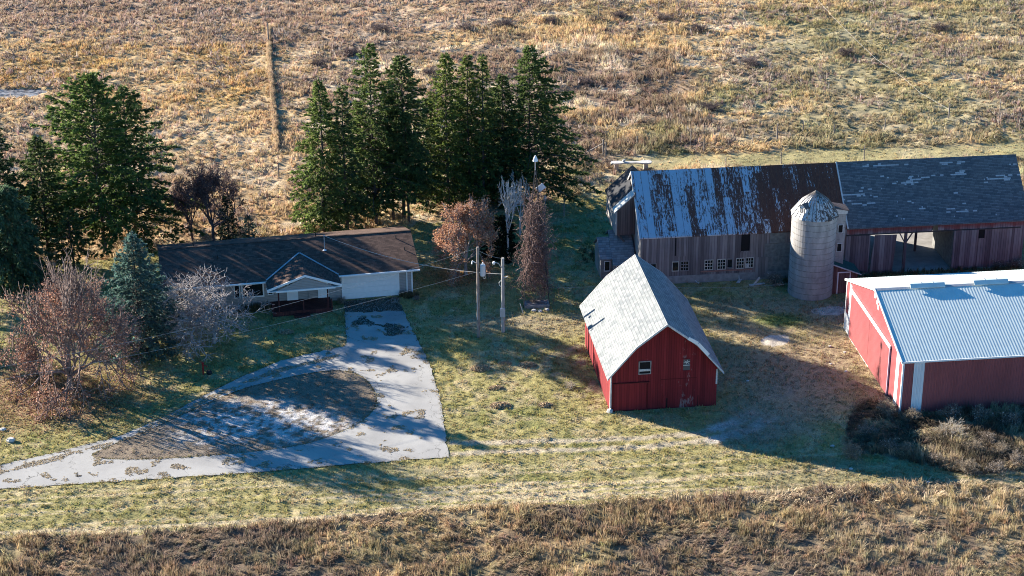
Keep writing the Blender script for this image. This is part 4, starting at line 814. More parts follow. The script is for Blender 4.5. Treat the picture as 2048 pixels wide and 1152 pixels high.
lw = MB().ring(9.17, 10.0, 2.86, 4.52, -.06, -.002, .10).build("loft_opening", OLDB, o); MB().box(9.17, 10.0, -.012, -.003, 2.86, 4.52).build("dark_loft", DARK, lw)
ld = MB().box(3.28, 4.22, -.05, -.004, 2.62, 4.62).build("loft_door", OLDB, o); MB().box(3.10, 3.22, -.012, -.003, 2.7, 4.62).build("gap", DARK, ld)
MB().box(10.62, 11.72, -.07, -.004, .15, 2.18).build("stable_door", boards("door_boards", [(.13, .115, .115), (.20, .18, .18), (.28, .25, .25)], .3, .06), o)
MB().box(11.84, 13.25, -.05, -.004, 3.50, 4.66).build("patched_panel", PATCHC, o); MB().box(11.4, 14.2, -.04, -.004, 2.15, 3.46).build("rendered_patch", PATCHC, o); MB().box(11.76, 15.5, -.035, -.004, .72, 2.10).build("masonry_wall", PATCHC, o)
MB().box(5.55, 10.3, -.09, -.004, .98, 1.10).build("brick_sill", plain("brick_sill", (.26, .14, .12), .9, 0, .4, 14), o)
# open-fronted shed under the same ridge
s = thing("machine_shed", "open-fronted board shed with dark patched shingle roof joined to the old barn", "shed", (MX, MY, 0), MA)
UE = 36.1
MB().roof([(-.15, EZ - .05), (MW / 2, RZ + .02), (MW + .15, EZ - .05)], .12, US + .004, UE, 'u').build("shingle_roof", DSH, s)
MB().roof([(-.17, EZ - .02), (MW / 2, RZ + .055), (MW + .17, EZ - .02)], .06, US - .03, US + .10, 'u').build("roof_seam", TRIMW, s)
MB().box(US, 26.95, 0, .10, 3.92, EZ).box(27.5, 35.6, 0, .10, 3.95, EZ).build("front_header", OLDR, s)
MB().box(31.32, 35.6, 0.01, .10, 0, 3.94).build("front_wall", OLDR, s)
MB().box(US + .01, US + .12, .0, .10, 0, 3.9).build("door_post", OLDR, s)
MB().box(18.9, 35.3, -.10, -.004, 3.86, 3.93).build("door_track", IRON, s)
MB().box(18.9, 21.15, -.13, -.04, .2, 3.84).build("sliding_door", OLDR, s)
b = MB(); 
b.prism([(21.28, .06), (23.40, .12), (23.60, 3.80), (21.55, 3.84)], -.20, -.12, 'v'); b.build("leaning_door", OLDR, s)
MB().box(29.02, 31.30, -.16, -.05, .08, 3.90).build("sliding_door", OLDR, s)
pp = MB().box(24.42, 24.66, .0, .22, 0, 3.92).build("front_post", OLDR, s); MB().bar((24.46, .11, 2.9), (23.9, .11, 3.9), .10).bar((24.62, .11, 2.9), (25.2, .11, 3.9), .10).build("brace", OLDR, pp)
b = MB(); b.ring(31.38, 31.95, 2.98, 3.90, -.03, .006, .06); wo = b.build("opening", OLDR, s); MB().box(31.38, 31.95, -.012, .004, 2.98, 3.9).build("dark_inside", DARK, wo)
MB().box(US, 35.6, -.02, MW, -.2, .045).build("floor", SLAB, s)
MB().box(29.02, 29.16, .12, 5.6, .05, 4.3).build("inner_wall", PATCHC, s)
MB().box(US + .02, 22.2, MW - .12, MW, 0, EZ).box(22.2, 29.3, MW - .12, MW, 3.4, EZ).box(29.3, 35.6, MW - .12, MW, 0, EZ).build("back_wall", OLDR, s)
MB().prism([(0.0, .0), (MW, .0), (MW, EZ - .07), (MW / 2, RZ - .22), (0, EZ - .07)], 35.6, 35.72, 'u').build("end_wall", OLDR, s)
for uu in (21.2, 26.9): MB().box(uu, uu + .2, 4.4, 4.6, .05, 8.5).build("inner_post", OLDR, s)
# milk house at the left gable
k = thing("milk_house", "small grey shingled lean-to with one window at the old barn's left end", "outbuilding", (MX, MY, 0), MA)
MB().prism([(1.9, -.2), (5.4, -.2), (5.4, 2.1), (3.75, 3.05), (1.9, 1.92)], -3.28, -.04, 'u').build("wall", PATCHC, k)
b = MB(); b.roof([(1.66, 1.98), (3.8, 3.30), (5.55, 2.1)], .10, -3.42, -2.32, 'u'); b.build("roof", MSH, k)
b = MB(); b.roof([(.95, 1.66), (4.35, 3.74), (5.65, 2.9)], .10, -2.315, -.22, 'u'); b.build("upper_roof", MSH, k)
MB().prism([(1.92, -.1), (5.38, -.1), (5.38, 2.0), (3.75, 2.98), (1.92, 1.86)], -3.312, -3.284, 'u').build("side_wall", LEFTB, k)
MB().prism([(1.3, -.2), (1.9, -.2), (1.9, 2.1), (1.3, 1.75)], -2.3, -.05, 'u').build("front_bay", PATCHC, k)
window(k, -2.95, -2.52, .75, 1.62, 1.9, TRIMW, .08); window(k, -1.95, -1.4, .7, 1.45, 1.3, TRIMW, .08)
# rear lean-to wing
k = thing("rear_wing", "black-roofed bay with a pale roof strip hanging on the old barn's left gable", "outbuilding", (MX, MY, 0), MA)
sl_ = lambda u: 6.1 + .94 * (u + 1.95)
MB().prism([(-1.8, 3.75), (-.05, 3.75), (-.05, sl_(-.05) - .1), (-1.8, sl_(-1.8) - .1)], 2.95, 8.3, 'v').build("wall", WINGB, k)
MB().prism([(2.94, 3.74), (8.31, 3.74), (8.31, 6.10), (2.94, 6.10)], -1.83, -1.803, 'u').build("side_wall", LEFTB, k)
MB().box(-1.85, -1.72, 2.90, 2.945, 3.74, 6.05).build("corner_board", LEFTB, k)
def slab(pts, th): n = len(pts); return MB().add(pts + [(a, b, c - th) for a, b, c in pts], [tuple(range(n)), tuple(range(2 * n - 1, n - 1, -1))] + [(i, n + i, n + (i + 1) % n, (i + 1) % n) for i in range(n)])
q = lambda u, v: (u, v, sl_(u))
slab([q(-1.97, 3.9), q(-.16, 3.9), q(-.16, 5.4), q(.55, 7.0), q(.55, 8.4), q(-1.97, 8.4)], .10).build("black_roof", BSH, k)
slab([(u, v, z + .02) for u, v, z in (q(-2.0, 2.78), q(-.17, 2.78), q(-.17, 3.897), q(-2.0, 3.897))], .12).build("pale_roof", LWR, k)
slab([(.552, 7.0, sl_(.55)), (2.6, 7.9, 6.5), (2.6, 8.4, 6.5), (.552, 8.4, sl_(.55))], .10).build("far_roof", BSH, k)
MB().prism([(-1.8, 3.75), (2.4, 3.75), (2.4, 6.4), (.55, 8.3), (-1.8, 6.1)], 8.302, 8.36, 'v').build("back_wall", WINGB, k)
for v_ in (3.2, 5.6, 8.1): MB().bar((-1.6, v_, 3.73), (-.08, v_, 2.0), .14).build("bracket", WINGB, k)
# ------------------------------------------------------------------ silo
SX, SY, SR, SH = 26.792, 163.48, 1.99, 7.6
k = thing("silo", "grey concrete stave silo with a faceted white metal cap", "silo", (SX, SY, 0))
nn = 48; ang = [2 * math.pi * i / nn for i in range(nn)]
b = MB(); b.prism([(SR * math.cos(a), SR * math.sin(a)) for a in ang], -.1, SH, 'z'); b.build("wall", SILO, k)
b = MB()
for i in range(1, 14): b.tube([(SR * 1.004 * math.cos(a), SR * 1.004 * math.sin(a), i * .55) for a in ang + [ang[0]]], .009, 4, False)
b.build("hoop", plain("rusty_hoop", (.20, .17, .15), .8), k)
nd = 10; off = .25; r0, r1, z0, z1, za = SR * 1.09, SR * .60, SH - .02, SH + 1.28, SH + 2.15
A = [2 * math.pi * i / nd + off for i in range(nd)]; vs = [(r0 * math.cos(a), r0 * math.sin(a), z0) for a in A] + [(r1 * math.cos(a), r1 * math.sin(a), z1) for a in A] + [(0, 0, za)] + [(r0 * .97 * math.cos(a), r0 * .97 * math.sin(a), z0 - .06) for a in A]
fs = [(i, (i + 1) % nd, nd + (i + 1) % nd, nd + i) for i in range(nd)] + [(nd + i, nd + (i + 1) % nd, 2 * nd) for i in range(nd)] + [(2 * nd + 1 + (i + 1) % nd, 2 * nd + 1 + i, i, (i + 1) % nd)[::-1] for i in range(nd)] + [tuple(2 * nd + 1 + i for i in range(nd))]
dm = MB().add(vs, fs).build("cap", DOME, k); b = MB()
for i in range(nd):
    for f_ in (0, .34, .67):
        a0, a1 = A[i], A[(i + 1) % nd]; l = lambda r_: Vector((r_ * math.cos(a0), r_ * math.sin(a0), 0)).lerp(Vector((r_ * math.cos(a1), r_ * math.sin(a1), 0)), f_)
        p0, p1 = l(r0), l(r1); b.bar((p0.x, p0.y, z0 + .02), (p1.x, p1.y, z1 + .02), .045, .04); b.bar((p1.x, p1.y, z1 + .02), (0, 0, za + .01), .035, .03)
b.build("cap_rib", plain('dark_cap_rib', (.13, .115, .105), .8), dm)
da_ = math.radians(222); dx, dy = math.cos(da_), math.sin(da_)
dd = bpy.data.objects.new("cap_dormer", None)
b = MB(); b.box(.85, 1.72, -.36, .36, SH + .35, SH + 1.0); b.prism([(-.36, SH + 1.0), (.36, SH + 1.0), (0, SH + 1.26)], .85, 1.72, 'u'); dmr = b.build("dormer", WHITE, k); dmr.rotation_euler = (0, 0, da_)
MB().roof([(-.46, SH + .98), (0, SH + 1.34), (.46, SH + .98)], .06, .75, 1.84, 'u').build("dormer_roof", plain("dark_dormer_roof", (.10, .095, .10), .7, .1, .35, 5), dmr)
b = MB(); 
for y in (-.20, .0, .20): b.box(1.722, 1.735, y - .055, y + .055, SH + .42, SH + .95)
b.build("louvre", plain("louvre_shadow", (.12, .115, .115), .8), dmr)
# unloading chute
cu = thing("silo_chute", "tall narrow pale chute with two small windows between silo and shed", "chute", (29.02, 164.35, 0), MA)
MB().box(-.55, .62, -.45, .75, 2.4, 7.35).build("wall", SILO, cu)
MB().prism([(-.62, 7.35), (.72, 7.35), (.72, 7.62), (-.62, 7.95)], -.5, .85, 'v').build("head", TRIMW, cu); MB().roof([(-.75, 8.02), (.85, 7.68)], .07, -.58, .95, 'v').build("roof", WINGB, cu)
for z in (5.55, 3.75): window(cu, -.02, .36, z, z + .72, -.45, TRIMW, .06, glass=DARK)
# feed room
fdr = thing("feed_room", "small maroon board lean-to with green roof and white door frame beside silo", "outbuilding", (28.6, 162.95, 0), MA)
FB = boards("maroon_boards", [(.10, .05, .048), (.15, .08, .075), (.21, .12, .11)], .18, .08)
MB().prism([(-.1, -.2), (2.36, -.2), (2.36, 1.86), (-.1, 2.86)], 0, 2.15, 'v').build("wall", FB, fdr); MB().roof([(-.15, 3.02), (2.62, 1.88)], .09, -.22, 2.2, 'v').build("roof", GRN, fdr)
MB().bar((-.15, -.25, 2.98), (2.62, -.25, 1.84), .05, .10).build("fascia", TRIMW, fdr)
b = MB(); b.box(.50, .60, -.05, -.002, 0, 2.0); b.box(1.62, 1.72, -.05, -.002, 0, 2.0); b.box(.50, 1.72, -.05, -.002, 2.0, 2.1); fo = b.build("door_frame", WHITE, fdr); MB().box(.60, 1.62, -.025, -.002, 0, 2.0).build("door_leaf", FB, fo)
# ------------------------------------------------------------------ red and white metal shed
k = thing("metal_shed", "large red steel shed with white ribbed roof and white corner stripes", "shed", (PX, PY, 0), PA)
SW, SE, SRG, SL_ = 16.03, 4.637, 7.253, 34.0
MB().prism([(0, -.2), (SW, -.2), (SW, SE - .06), (SW / 2, SRG - .08), (0, SE - .06)], 0.0, SL_, 'u').build("wall", REDS, k)
def ribroof(v0, z0, v1, z1):
    V, T = [], []; per, u = .24, -.12; px = [(per * q / 8, .009 * (.5 - .5 * math.cos(2 * math.pi * q / 8))) for q in range(8)]
    cols = []
    while u < SL_ + .1: cols += [(u + a, zz) for a, zz in px]; u += per
    for a, zz in cols: V += [(a, v0, z0 + zz), (a, v1, z1 + zz)]
    F = [(2 * i, 2 * i + 2, 2 * i + 3, 2 * i + 1) for i in range(len(cols) - 1)]
    # underside
    m = len(V); e = cols[-1][0]; V += [(-.12, v0, z0 - .05), (e, v0, z0 - .05), (e, v1, z1 - .05), (-.12, v1, z1 - .05)]; F += [(m, m + 3, m + 2, m + 1)]
    return MB().add(V, F)
ribroof(-.12, SE - .04, SW / 2, SRG).build("roof_panel", GALV, k); ribroof(SW + .12, SE - .04, SW / 2, SRG).build("roof_panel", GALV, k)
MB().roof([(SW / 2 - .25, SRG - .045), (SW / 2, SRG + .035), (SW / 2 + .25, SRG - .045)], .03, -.14, SL_, 'u').build("ridge_cap", GREYM, k)
for a in (2.75, 8.1, 13.5, 19): 
    b = MB(); b.roof([(SW / 2 - .32, SRG + .05), (SW / 2 - .05, SRG + .30), (SW / 2 + .3, SRG + .30), (SW / 2 + .5, SRG + .05)], .05, a, a + 2.9, 'u')
    vv = b.build("ridge_vent", GALV, k); MB().box(a + .96, a + 1.0, SW / 2 - .06, SW / 2 + .3, SRG + .302, SRG + .32).box(a + 1.93, a + 1.97, SW / 2 - .06, SW / 2 + .3, SRG + .302, SRG + .32).build("vent_seam", GREYM, vv)
b = MB(); b.roof([(-.16, SE - .01), (SW / 2, SRG + .05), (SW + .16, SE - .01)], .20, -.20, -.135, 'u'); b.build("rake_trim", WHITE, k)
MB().box(-.14, SL_, -.19, -.125, SE - .16, SE - .03).build("eave_trim", WHITE, k)
MB().box(-.04, .10, -.03, .12, -.1, SE - .16).build("corner_trim", WHITE, k); MB().box(-.04, .1, SW - .12, SW + .03, -.1, SE - .1).build("corner_trim", WHITE, k)
MB().box(.88, 1.74, -.025, -.003, -.1, SE - .16).build("white_stripe", WHS, k)
MB().box(-.03, -.003, .90, 1.62, -.1, SE + .30).build("white_stripe", WHS, k); MB().box(-.03, -.003, 14.5, 15.1, -.1, SE - .02).build("white_stripe", WHS, k); MB().box(-.028, -.003, 15.1, 15.9, -.1, 1.6).build("white_panel", WHS, k)
MB().box(-.16, -.04, 3.12, 14.4, 4.17, 4.42).build("door_track", WHITE, k)
for a in (3.28, 8.78): MB().box(-.13, -.06, a, a + 5.46, .06, 4.17).build("sliding_door", REDS, k)
MB().box(-.15, -.02, 3.14, 3.27, .02, 4.17).build("door_edge", plain("lilac_trim", (.34, .26, .33), .6), k); MB().box(-.10, -.003, 8.5, 14.4, -.05, .10).build("base_trim", WHITE, k)
for a, l in ((8.05, .75), (8.45, .85), (8.8, .5)): pass
b = MB()
for v_, z, hh_ in ((8.1, 6.35, .42), (7.45, 6.05, .34), (7.1, 5.75, .36)): b.box(-.02, -.003, v_, v_ + .28, z, z + hh_)
b.build("bare_spot", WHITE, k)
# ------------------------------------------------------------------ utility poles and wires
PA_, PB_ = g(957, 674), g(1006, 664)
k = thing("utility_pole", "taller brown wooden pole carrying a grey transformer can", "utility pole", (*PA_, 0))
MB().tube([(0, 0, -.1), (0, 0, 8.37)], [.15, .11], 10).build("pole", POLEW, k)
tr = MB().tube([(.42, -.05, 5.75), (.42, -.05, 5.80), (.42, -.05, 6.72), (.42, -.05, 6.8)], [.20, .23, .23, .19], 14).build("transformer", plain("grey_transformer", (.50, .53, .56), .45, .2, .05), k)
MB().tube([(.42, -.05, 6.8), (.42, -.05, 7.0)], .05, 8).build("bushing", WHITE, tr); MB().box(.08, .22, -.1, 0, 6.1, 6.5).build("bracket", IRON, tr)
MB().tube([(-.12, 0, 6.9), (-.45, -.1, 7.15)], .035, 6).tube([(-.45, -.1, 7.15), (-.5, -.1, 6.85)], .05, 6).build("cutout", WHITE, k)
MB().box(-.10, -.02, -.16, -.12, 1.7, 4.2).build("conduit", GREYM, k); MB().tube([(.42, -.1, 5.75), (.5, -.1, 5.5), (.62, -.1, 5.52), (.66, -.1, 5.7)], .02, 6).build("drop_loop", WIREM, k)
k = thing("utility_pole", "shorter grey pole with a yard lamp arm and a meter box", "utility pole", (*PB_, 0))
MB().tube([(0, 0, -.1), (0, 0, 6.94)], [.16, .13], 10).build("pole", GREYP, k)
MB().box(-.26, .20, -.32, -.14, 1.55, 2.35).build("meter_box", plain("grey_meter_box", (.46, .47, .48), .5, .2), k)
MB().tube([(-.05, -.17, 2.35), (-.05, -.17, 5.5)], .035, 6).build("conduit", GREYM, k); MB().tube([(.08, -.17, 2.35), (.08, -.17, 5.2)], .02, 6).build("cable", WIREM, k)
la = MB().tube([(-.1, 0, 6.0), (-.35, -.05, 6.45), (-.75, -.1, 6.62)], .03, 6).build("lamp_arm", GREYM, k); MB().tube([(-.75, -.1, 6.66), (-.75, -.1, 6.55), (-.75, -.1, 6.40)], [.08, .14, .09], 10).build("lamp", WHITE, la)
MB().tube([(.15, 0, 5.1), (.45, 0, 5.25)], .03, 6).tube([(-.15, -.1, 4.9), (-.32, -.1, 4.7), (-.30, -.1, 4.45), (-.1, -.1, 4.3)], .022, 6).build("insulator", WHITE, k)
def wire(name, label, pts, sag, rad=.014, grp="overhead wires"):
    out = []
    for a, b_ in zip(pts[:-1], pts[1:]):
        a, b_ = Vector(a), Vector(b_)
        for i in range(15): t = i / 14; q = a.lerp(b_, t); q.z -= sag * 4 * t * (1 - t); out.append(q)
    return tag(MB().tube(out, rad, 5).build(name, WIREM), label, "cable", grp)
qa = Vector((*PA_, 0)); qb = Vector((*PB_, 0)); far2 = atY(-300, 781, 130); far1 = atY(-300, 806, 130)
wire("overhead_wire", "upper wire sagging from the tall pole's top across the house roof to the left", [qa + Vector((-.1, 0, 8.25)), far2], 1.3, .009)
wire("overhead_wire", "lower wire from the transformer pole passing in front of the porch to the left", [qa + Vector((-.05, 0, 6.1)), far1], 1.0, .009)
def hw(u, v, z): return Vector((HX + u * math.cos(HA) - v * math.sin(HA), HY + u * math.sin(HA) + v * math.cos(HA), z))
wire("service_cable", "twisted pale cable hanging between the grey pole and the house roof mast", [qb + Vector((-.1, 0, 5.45)), hw(-7.5, 2.4, 5.3)], .75, .02)
wire("overhead_wire", "short wire joining the tops of the two poles", [qa + Vector((0, 0, 8.1)), qb + Vector((0, 0, 6.9))], .15, .012)
# ------------------------------------------------------------------ windmill tower and vine
wl = [g(1047, 617), g(1099, 607), g(1090, 590), g(1044, 596)]; wc_ = (sum(p[0] for p in wl) / 4, sum(p[1] for p in wl) / 4); WH = 13.4
k = thing("windmill_tower", "old steel windmill tower without its wheel, wrapped in bare vines", "windmill", (*wc_, 0))
leg = lambda i, t: Vector(((wl[i][0] - wc_[0]) * (1 - t * .97), (wl[i][1] - wc_[1]) * (1 - t * .97), WH * t * .93))
for i in range(4): MB().bar(leg(i, 0) - Vector((0, 0, .1)), leg(i, 1), .06).build("leg", IRON, k)
b = MB()
for t in (.12, .26, .4, .54, .68, .82):
    for i in range(4): b.bar(leg(i, t), leg((i + 1) % 4, t), .035); b.bar(leg(i, t), leg((i + 1) % 4, t + .13), .02)
b.build("brace", IRON, k); MB().tube([(0, 0, WH * .90), (0, 0, WH)], .04, 8).build("mast", GREYM, k)
hd = MB().tube([(0, 0, WH - .1), (0, 0, WH + .15), (0, 0, WH + .4)], [.24, .17, .05], 8).build("gearbox", WHITE, k); MB().bar((.2, 0, 10.6), (.75, -.1, 11.1), .08, .5).build("tail_vane", plain("blue_grey_vane", (.45, .48, .54), .5), k)
r_ = np.random.default_rng(5); S = []
for i in range(950):
    t0 = .10 + .62 * r_.beta(1.5, 1.4); ii = r_.integers(0, 4); q = np.array(leg(ii, t0)) * 1.0; q2 = np.array(leg((ii + 1) % 4, t0)); q = q * .0 + (q + (q2 - q) * r_.uniform(0, 1)); d = nrm(np.array([r_.normal(0, .4), r_.normal(0, .4), r_.choice([-1, 1], p=[.62, .38])]))
    for s_ in range(int(r_.integers(4, 9))):
        d = nrm(d + r_.normal(0, .33, 3) + np.array([-q[0], -q[1], 0]) * .12); q3 = q + d * .32
        if q3[2] < 0.05: break
        S.append((q.copy(), q3.copy(), .020, .017)); q = q3
for i in range(90):
    t0 = r_.uniform(.65, .86); q = np.array(leg(r_.integers(0, 4), t0)); d = nrm(r_.normal(0, 1, 3) + [0, 0, -.3])
    for s_ in range(5): d = nrm(d + r_.normal(0, .4, 3) + [0, 0, -.2]); q3 = q + d * .26; S.append((q.copy(), q3.copy(), .012, .011)); q = q3
vn = thing("bare_vine", "thick tangle of bare brown vines climbing the windmill tower", "vine", (*wc_, 0)); segs_mesh("stems", S, VINEBARK, vn, 3)
leaves("dead_leaves", r_, S, 7000, .05, [(.22, .13, .11), (.28, .18, .15), (.16, .10, .09)], vn, rmax=1, jit=.08)
# ------------------------------------------------------------------ fences
GP = "grey fence posts in the meadow"
posts = [((774, 53), 33), ((816, 58), 28), ((926, 51), 27), ((972, 41), 22), ((1197, 33), 10), ((1316, 27), 0), ((1357, 16), -3), ((1460, 15), -2), ((1381, 290), 242), ((1407, 304), 276), ((1488, 278), 257), ((1505, 289), 267), ((1606, 262), 241), ((1668, 270), 249), ((1769, 260), 235), ((1998, 231), 198), ((1562, 327), 305), ((1728, 322), 291), ((1273, 296), 272), ((1150, 305), 281), ((558, 66), 51), ((632, 60), 46), ((683, 58), 44), ((1451, 334), 322)]
L0 = None
for i, (bp, tp) in enumerate(posts):
    if L0 is None:
        L0 = thing("fence_post", "x", "post", (0, 0, 0), 0, GP); MB().tube([(0, 0, -.2), (0, 0, 1.35), (0, 0, 1.4)], [.06, .055, .03], 7).build("stake", POSTW, L0); MB().box(-.07, .07, -.075, -.055, 1.0, 1.06).build("staple", IRON, L0); o_ = L0
    else: o_ = dup(L0, (0, 0, 0))
    o_.location = (*g(*bp), 0); hh_ = max(1.1, min(1.9, hgt(bp, tp))); o_.scale = (1, 1, hh_ / 1.4); o_.rotation_euler = (random.gauss(0, .04), random.gauss(0, .04), random.uniform(0, 6))
    o_['label'] = "thin grey wooden fence post standing in the tall dry grass"
def single_post(label, bp, tp, rad=.075):
    q = thing("fence_post", label, "post", (*g(*bp), 0), 0, GP); hh_ = hgt(bp, tp); MB().tube([(0, 0, -.2), (0, 0, hh_ - .06), (0, 0, hh_)], [rad, rad * .92, rad * .5], 8).build("stake", POSTW, q); return q, hh_
single_post("tall weathered post at the far end of the pale grass fence line", (537, 82), 46, .09)
single_post("wooden post at the near end of the pale grass fence line", (558, 358), 328)
single_post("thick post where the white fence rope ends above the shed roof", (1897, 236), 208, .09)
q, hh_ = single_post("fence post with a wire brace leaning to its right", (1554, 278), 247, .09); MB().bar((0, 0, .9), (.75, 0, .55), .06).build("brace", POSTW, q)
q, hh_ = single_post("gate post with a long diagonal brace right of the spruce grove", (1206, 308), 279, .10); MB().bar((0, 0, 1.2), (-1.75, -.4, .35), .09).build("brace", POSTW, q)
single_post("gate post without a brace, next to the braced gate post", (1211, 318), 285, .08)
single_post("dark post on the shaded grass behind the windmill tower", (1128, 433), 396, .07)
q, hh_ = single_post("post topped by a small white-faced box right of the windmill tower", (1090, 437), 398, .06); MB().box(-.14, .14, -.14, .14, hh_ - .1, hh_ + .32).build("nest_box", TRIMW, q)
pts = [(*g(1634, 14), 1.0), (*g(1665, 49), 1.0), (*g(1716, 100), 1.0), (*g(1751, 134), 1.0), (*g(1804, 171), 1.0), (*g(1840, 203), 1.0), (*g(1897, 236), 1.0)]
tag(MB().tube([Vector(p) for p in pts], .010, 5).build("fence_rope", TRIMW), "white fence rope running down the meadow to the thick post above the shed roof", "rope")
wire("fence_wire", "thin pale wire strung low from the windmill across the yard towards the silo", [(*g(1095, 600), 1.2), (*g(1240, 590), 1.1), (*g(1400, 596), 1.0), (*g(1574, 588), 1.0)], .12, .010, "yard wire")
# ------------------------------------------------------------------ small things
rr_ = thing("wooden_railing", "dark wooden deck railing standing behind the house roof ridge", "railing", (*hw(-17.4, 9.9, 0)[:2], 0), HA)
for x in (0, 1.3, 2.6, 3.9): MB().box(x - .06, x + .06, -.06, .06, 0, 2.45).build("post", BLKM, rr_)
for z in (1.75, 2.05, 2.38): MB().box(-.1, 4.0, -.03, .03, z, z + .09).build("rail", BLKM, rr_)
MB().box(2.0, 4.1, -.12, .12, 2.475, 2.52).build("top_rail", TRIMW, rr_); MB().box(3.3, 4.0, -.4, .2, 1.5, 2.36).build("planter_box", BLKM, rr_)
MB().box(-.1, 4.0, -1.2, -.06, .5, .6).build("deck", DECK, rr_)
tb = thing("stone_bench", "long white slab with broad rounded ends resting on two pinkish blocks behind the barn", "bench", (*g(1262, 340), 0), .04)
b = MB()
outl = [(-2.15, 0), (-2.05, .3), (-1.7, .42), (-1.2, .4), (-.6, .22), (.3, .2), (.9, .25), (1.2, .45), (1.7, .5), (2.05, .35), (2.15, 0), (2.05, -.3), (1.7, -.42), (1.2, -.38), (.6, -.2), (-.6, -.2), (-1.3, -.36), (-1.8, -.38), (-2.08, -.22)]
b.prism(outl, .78, .90, 'z'); b.build("slab", PALEST, tb)
for x in (-1.55, 1.55): MB().box(x - .22, x + .22, -.22, .22, -.1, .78).build("block", BLOCK, tb)
MB().tube([(-.85, 0, .9), (-.75, .05, 1.05), (-.6, .05, 1.12)], [.2, .16, .06], 7).build("lump", PALEST, tb)
hy = thing("yard_hydrant", "red iron yard pump standing in the shaded lawn by the driveway", "pump", (*g(407, 749), 0), .4)
MB().tube([(0, 0, -.1), (0, 0, .95), (0, 0, 1.08)], [.075, .075, .11], 10).build("standpipe", REDI, hy); MB().tube([(0, 0, .82), (.22, -.05, .80), (.28, -.05, .68)], .04, 8).build("spout", REDI, hy); MB().bar((0, 0, 1.08), (-.28, .05, 1.28), .04).build("handle", REDI, hy)
bk_ = tag(MB().tube([(0, 0, 0), (0, 0, .22), (.1, 0, .34)], [.20, .24, .10], 9).build("black_bucket", BLKM), "small black bucket on the lawn right of the red pump", "bucket"); bk_.location = (*g(419, 748), 0)
HEAP = veg("grass_clippings", .15)
heaps = [((962, 737), .75, "widest pale clipping heap, at the left of the long row on the lawn"), ((1054, 730), .65, "clipping heap at the right end of the row, nearest the pole shadows"), ((992, 776), .5, "small whitish clipping heap in the middle of the lawn"), ((1001, 811), .7, "roundest clipping heap, low on the lawn left of the red barn"), ((1091, 810), .5, "small clipping heap level with the roundest heap, nearer the barn"), ((1010, 727), .45, "ragged clipping heap between the two ends of the row"), ((572, 664), .55, "dry clipping heap at the shade edge in front of the porch")]
for px, rad, lab in heaps:
    q = np.random.default_rng(int(px[0])); n = 420; a = q.uniform(0, 6.28, n); rr2 = rad * np.sqrt(q.uniform(0, 1, n)); hz_ = .30 * (1 - (rr2 / rad) ** 2) * rad
    bpt = np.column_stack([rr2 * np.cos(a) * 1.2, rr2 * np.sin(a) * .8, hz_ * q.uniform(.5, 1.1, n)]); e1 = nrm(q.normal(0, 1, (n, 3)) * [1, 1, .35]) * .13; e2 = nrm(np.cross(e1, q.normal(0, 1, (n, 3)))) * .04
    V = np.stack([bpt - e1, bpt - e2, bpt + e1, bpt + e2], 1).reshape(-1, 3); cc_ = np.array((.48, .36, .23)) * q.uniform(.65, 1.3, (n, 1))
    # solid core under the straw
    th = np.linspace(0, 2 * np.pi, 13)[:-1]; core = np.array([[rad * f_ * 1.15 * math.cos(t), rad * f_ * .75 * math.sin(t), z_ * rad - .02] for f_, z_ in ((1, -.05), (.7, .17), (.3, .26)) for t in th]); nb_ = len(V)
    F_ = [[nb_ + i * 12 + j, nb_ + i * 12 + (j + 1) % 12, nb_ + (i + 1) * 12 + (j + 1) % 12, nb_ + (i + 1) * 12 + j] for i in range(2) for j in range(12)] + [[nb_ + 24, nb_ + 24 + 3, nb_ + 24 + 6, nb_ + 24 + 9]]
    ob = trimesh("clipping_heap", np.vstack([V, core]), np.vstack([(np.arange(n) * 4)[:, None] + [0, 1, 2, 3], np.array(F_)]), np.vstack([np.repeat(cc_, 4, 0), np.tile((.30, .21, .13), (len(core), 1))]), HEAP)
    tag(ob, lab, "grass heap", "clipping heaps on the lawn"); ob.location = (*g(*px), .0)
def rock(label, px, s, mat=PALEST, grp="scattered pale stones"):
    q = np.random.default_rng(int(px[0] * 7 + px[1])); n = 7; b = MB(); rings = [(s * .8, -.03), (s, s * .25), (s * .55, s * .6)]
    vs = [(r2 * q.uniform(.8, 1.2) * math.cos(6.283 * i / n), r2 * q.uniform(.6, .9) * math.sin(6.283 * i / n), z) for r2, z in rings for i in range(n)]
    b.add(vs, [(j * n + i, j * n + (i + 1) % n, (j + 1) * n + (i + 1) % n, (j + 1) * n + i) for j in range(2) for i in range(n)] + [tuple(2 * n + i for i in range(n)), tuple(range(n - 1, -1, -1))])
    ob = tag(b.build("stone", mat), label, "stone", grp); ob.location = (*g(*px), 0)
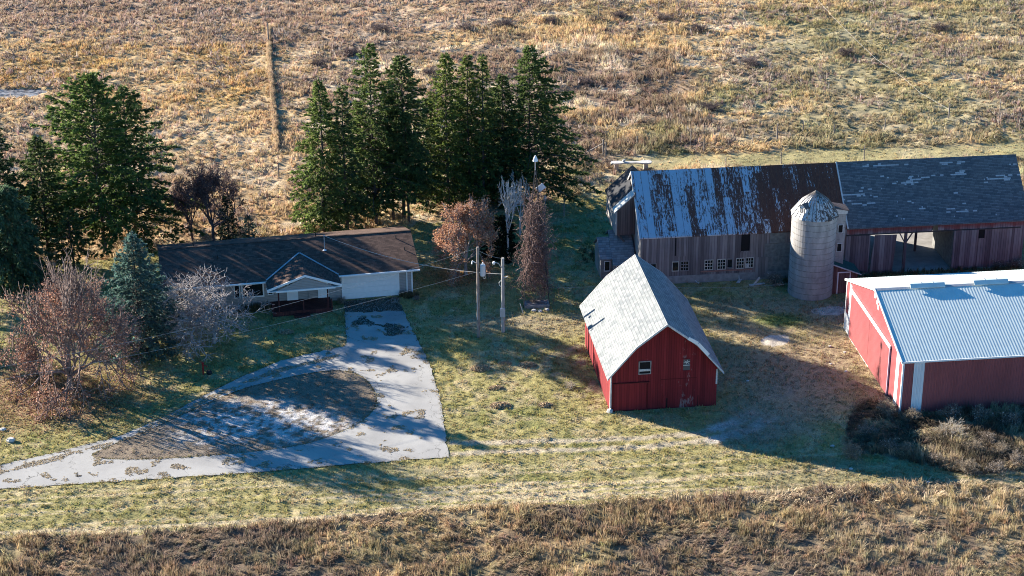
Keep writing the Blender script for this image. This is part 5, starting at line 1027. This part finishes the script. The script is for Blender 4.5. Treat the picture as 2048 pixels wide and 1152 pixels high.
for px, s, lab in (((22, 882), .42, "largest pale flat stone on the lawn at the left picture edge, below the oak"), ((6, 860), .28, "smaller stone cut by the left picture edge, above the flat one"), ((1702, 938), .17, "white scrap on the shaded grass at the shadow's edge"), ((1665, 893), .2, "pale scrap beside the reed-like shrub"), ((1660, 693), .16, "white stone on the worn grass in front of the shed door, furthest from the shed"), ((1690, 705), .15, "white stone in front of the shed door, nearer the door"), ((1662, 728), .13, "white stone at the edge of the barn's shadow, left one of two"), ((1692, 743), .15, "white stone at the edge of the barn's shadow, right one of two"), ((1495, 762), .14, "pale scrap in the barn's shade"), ((1856, 965), .18, "white scrap on the mown strip below the brush")): rock(lab, px, s)
for j, (px, lab, a) in enumerate((((1514, 570), "broken pale board lying in front of the old barn's door", .3), ((1480, 561), "small pale board at the old barn's foundation", 1.2))):
    q = thing("broken_board", lab, "board", (*g(*px), .05), a, "boards by the old barn"); MB().box(-.75, .75, -.14, .14, 0, .06).build("plank", TRIMW, q); MB().bar((-.3, 0, .06), (.35, .25, .55), .05, .22).build("upright_plank", TRIMW, q)
q = thing("fallen_pipe", "pale pipe leaning from the old barn's foundation onto the grass", "pipe", (*g(1393, 566), 0), 0); MB().tube([(.1, 0, .03), (-.75, .75, .66)], .05, 6).build("pipe_run", TRIMW, q); MB().tube([(.1, 0, .03), (.25, -.1, .03)], .05, 6).build("elbow", TRIMW, q)
q = thing("leaning_stake", "bleached stake leaning at the foot of the windmill tower", "stake", (*g(1047, 628), 0), 0); MB().bar((0, 0, -.05), (-.28, 0, .95), .07).build("shaft", TRIMW, q); MB().bar((-.29, 0, .95), (-.33, 0, 1.05), .03).build("tip", TRIMW, q)
q = thing("stone_pad", "low stone well curb under the windmill tower", "well", (*g(1073, 611), 0), .1); MB().box(-1.1, 1.1, -.55, .55, -.1, .28).build("curb", FOUND, q); MB().box(-.9, .9, -.4, .4, .28, .34).build("lid", OLDB, q)
for i, (px, s) in enumerate((((1068, 622), .28), ((1080, 623), .22), ((1094, 620), .25))): rock(("whitest", "middle", "rightmost")[i] + " stone of the pile in front of the windmill's well curb", px, s, PALEST, "stones by the windmill")
bt = dup(sc_, (*g(1140, 775), 0), 1.3, .45, "low dead prickly patch on the lawn left of the red barn"); bt['group'] = "dead patch on the lawn"
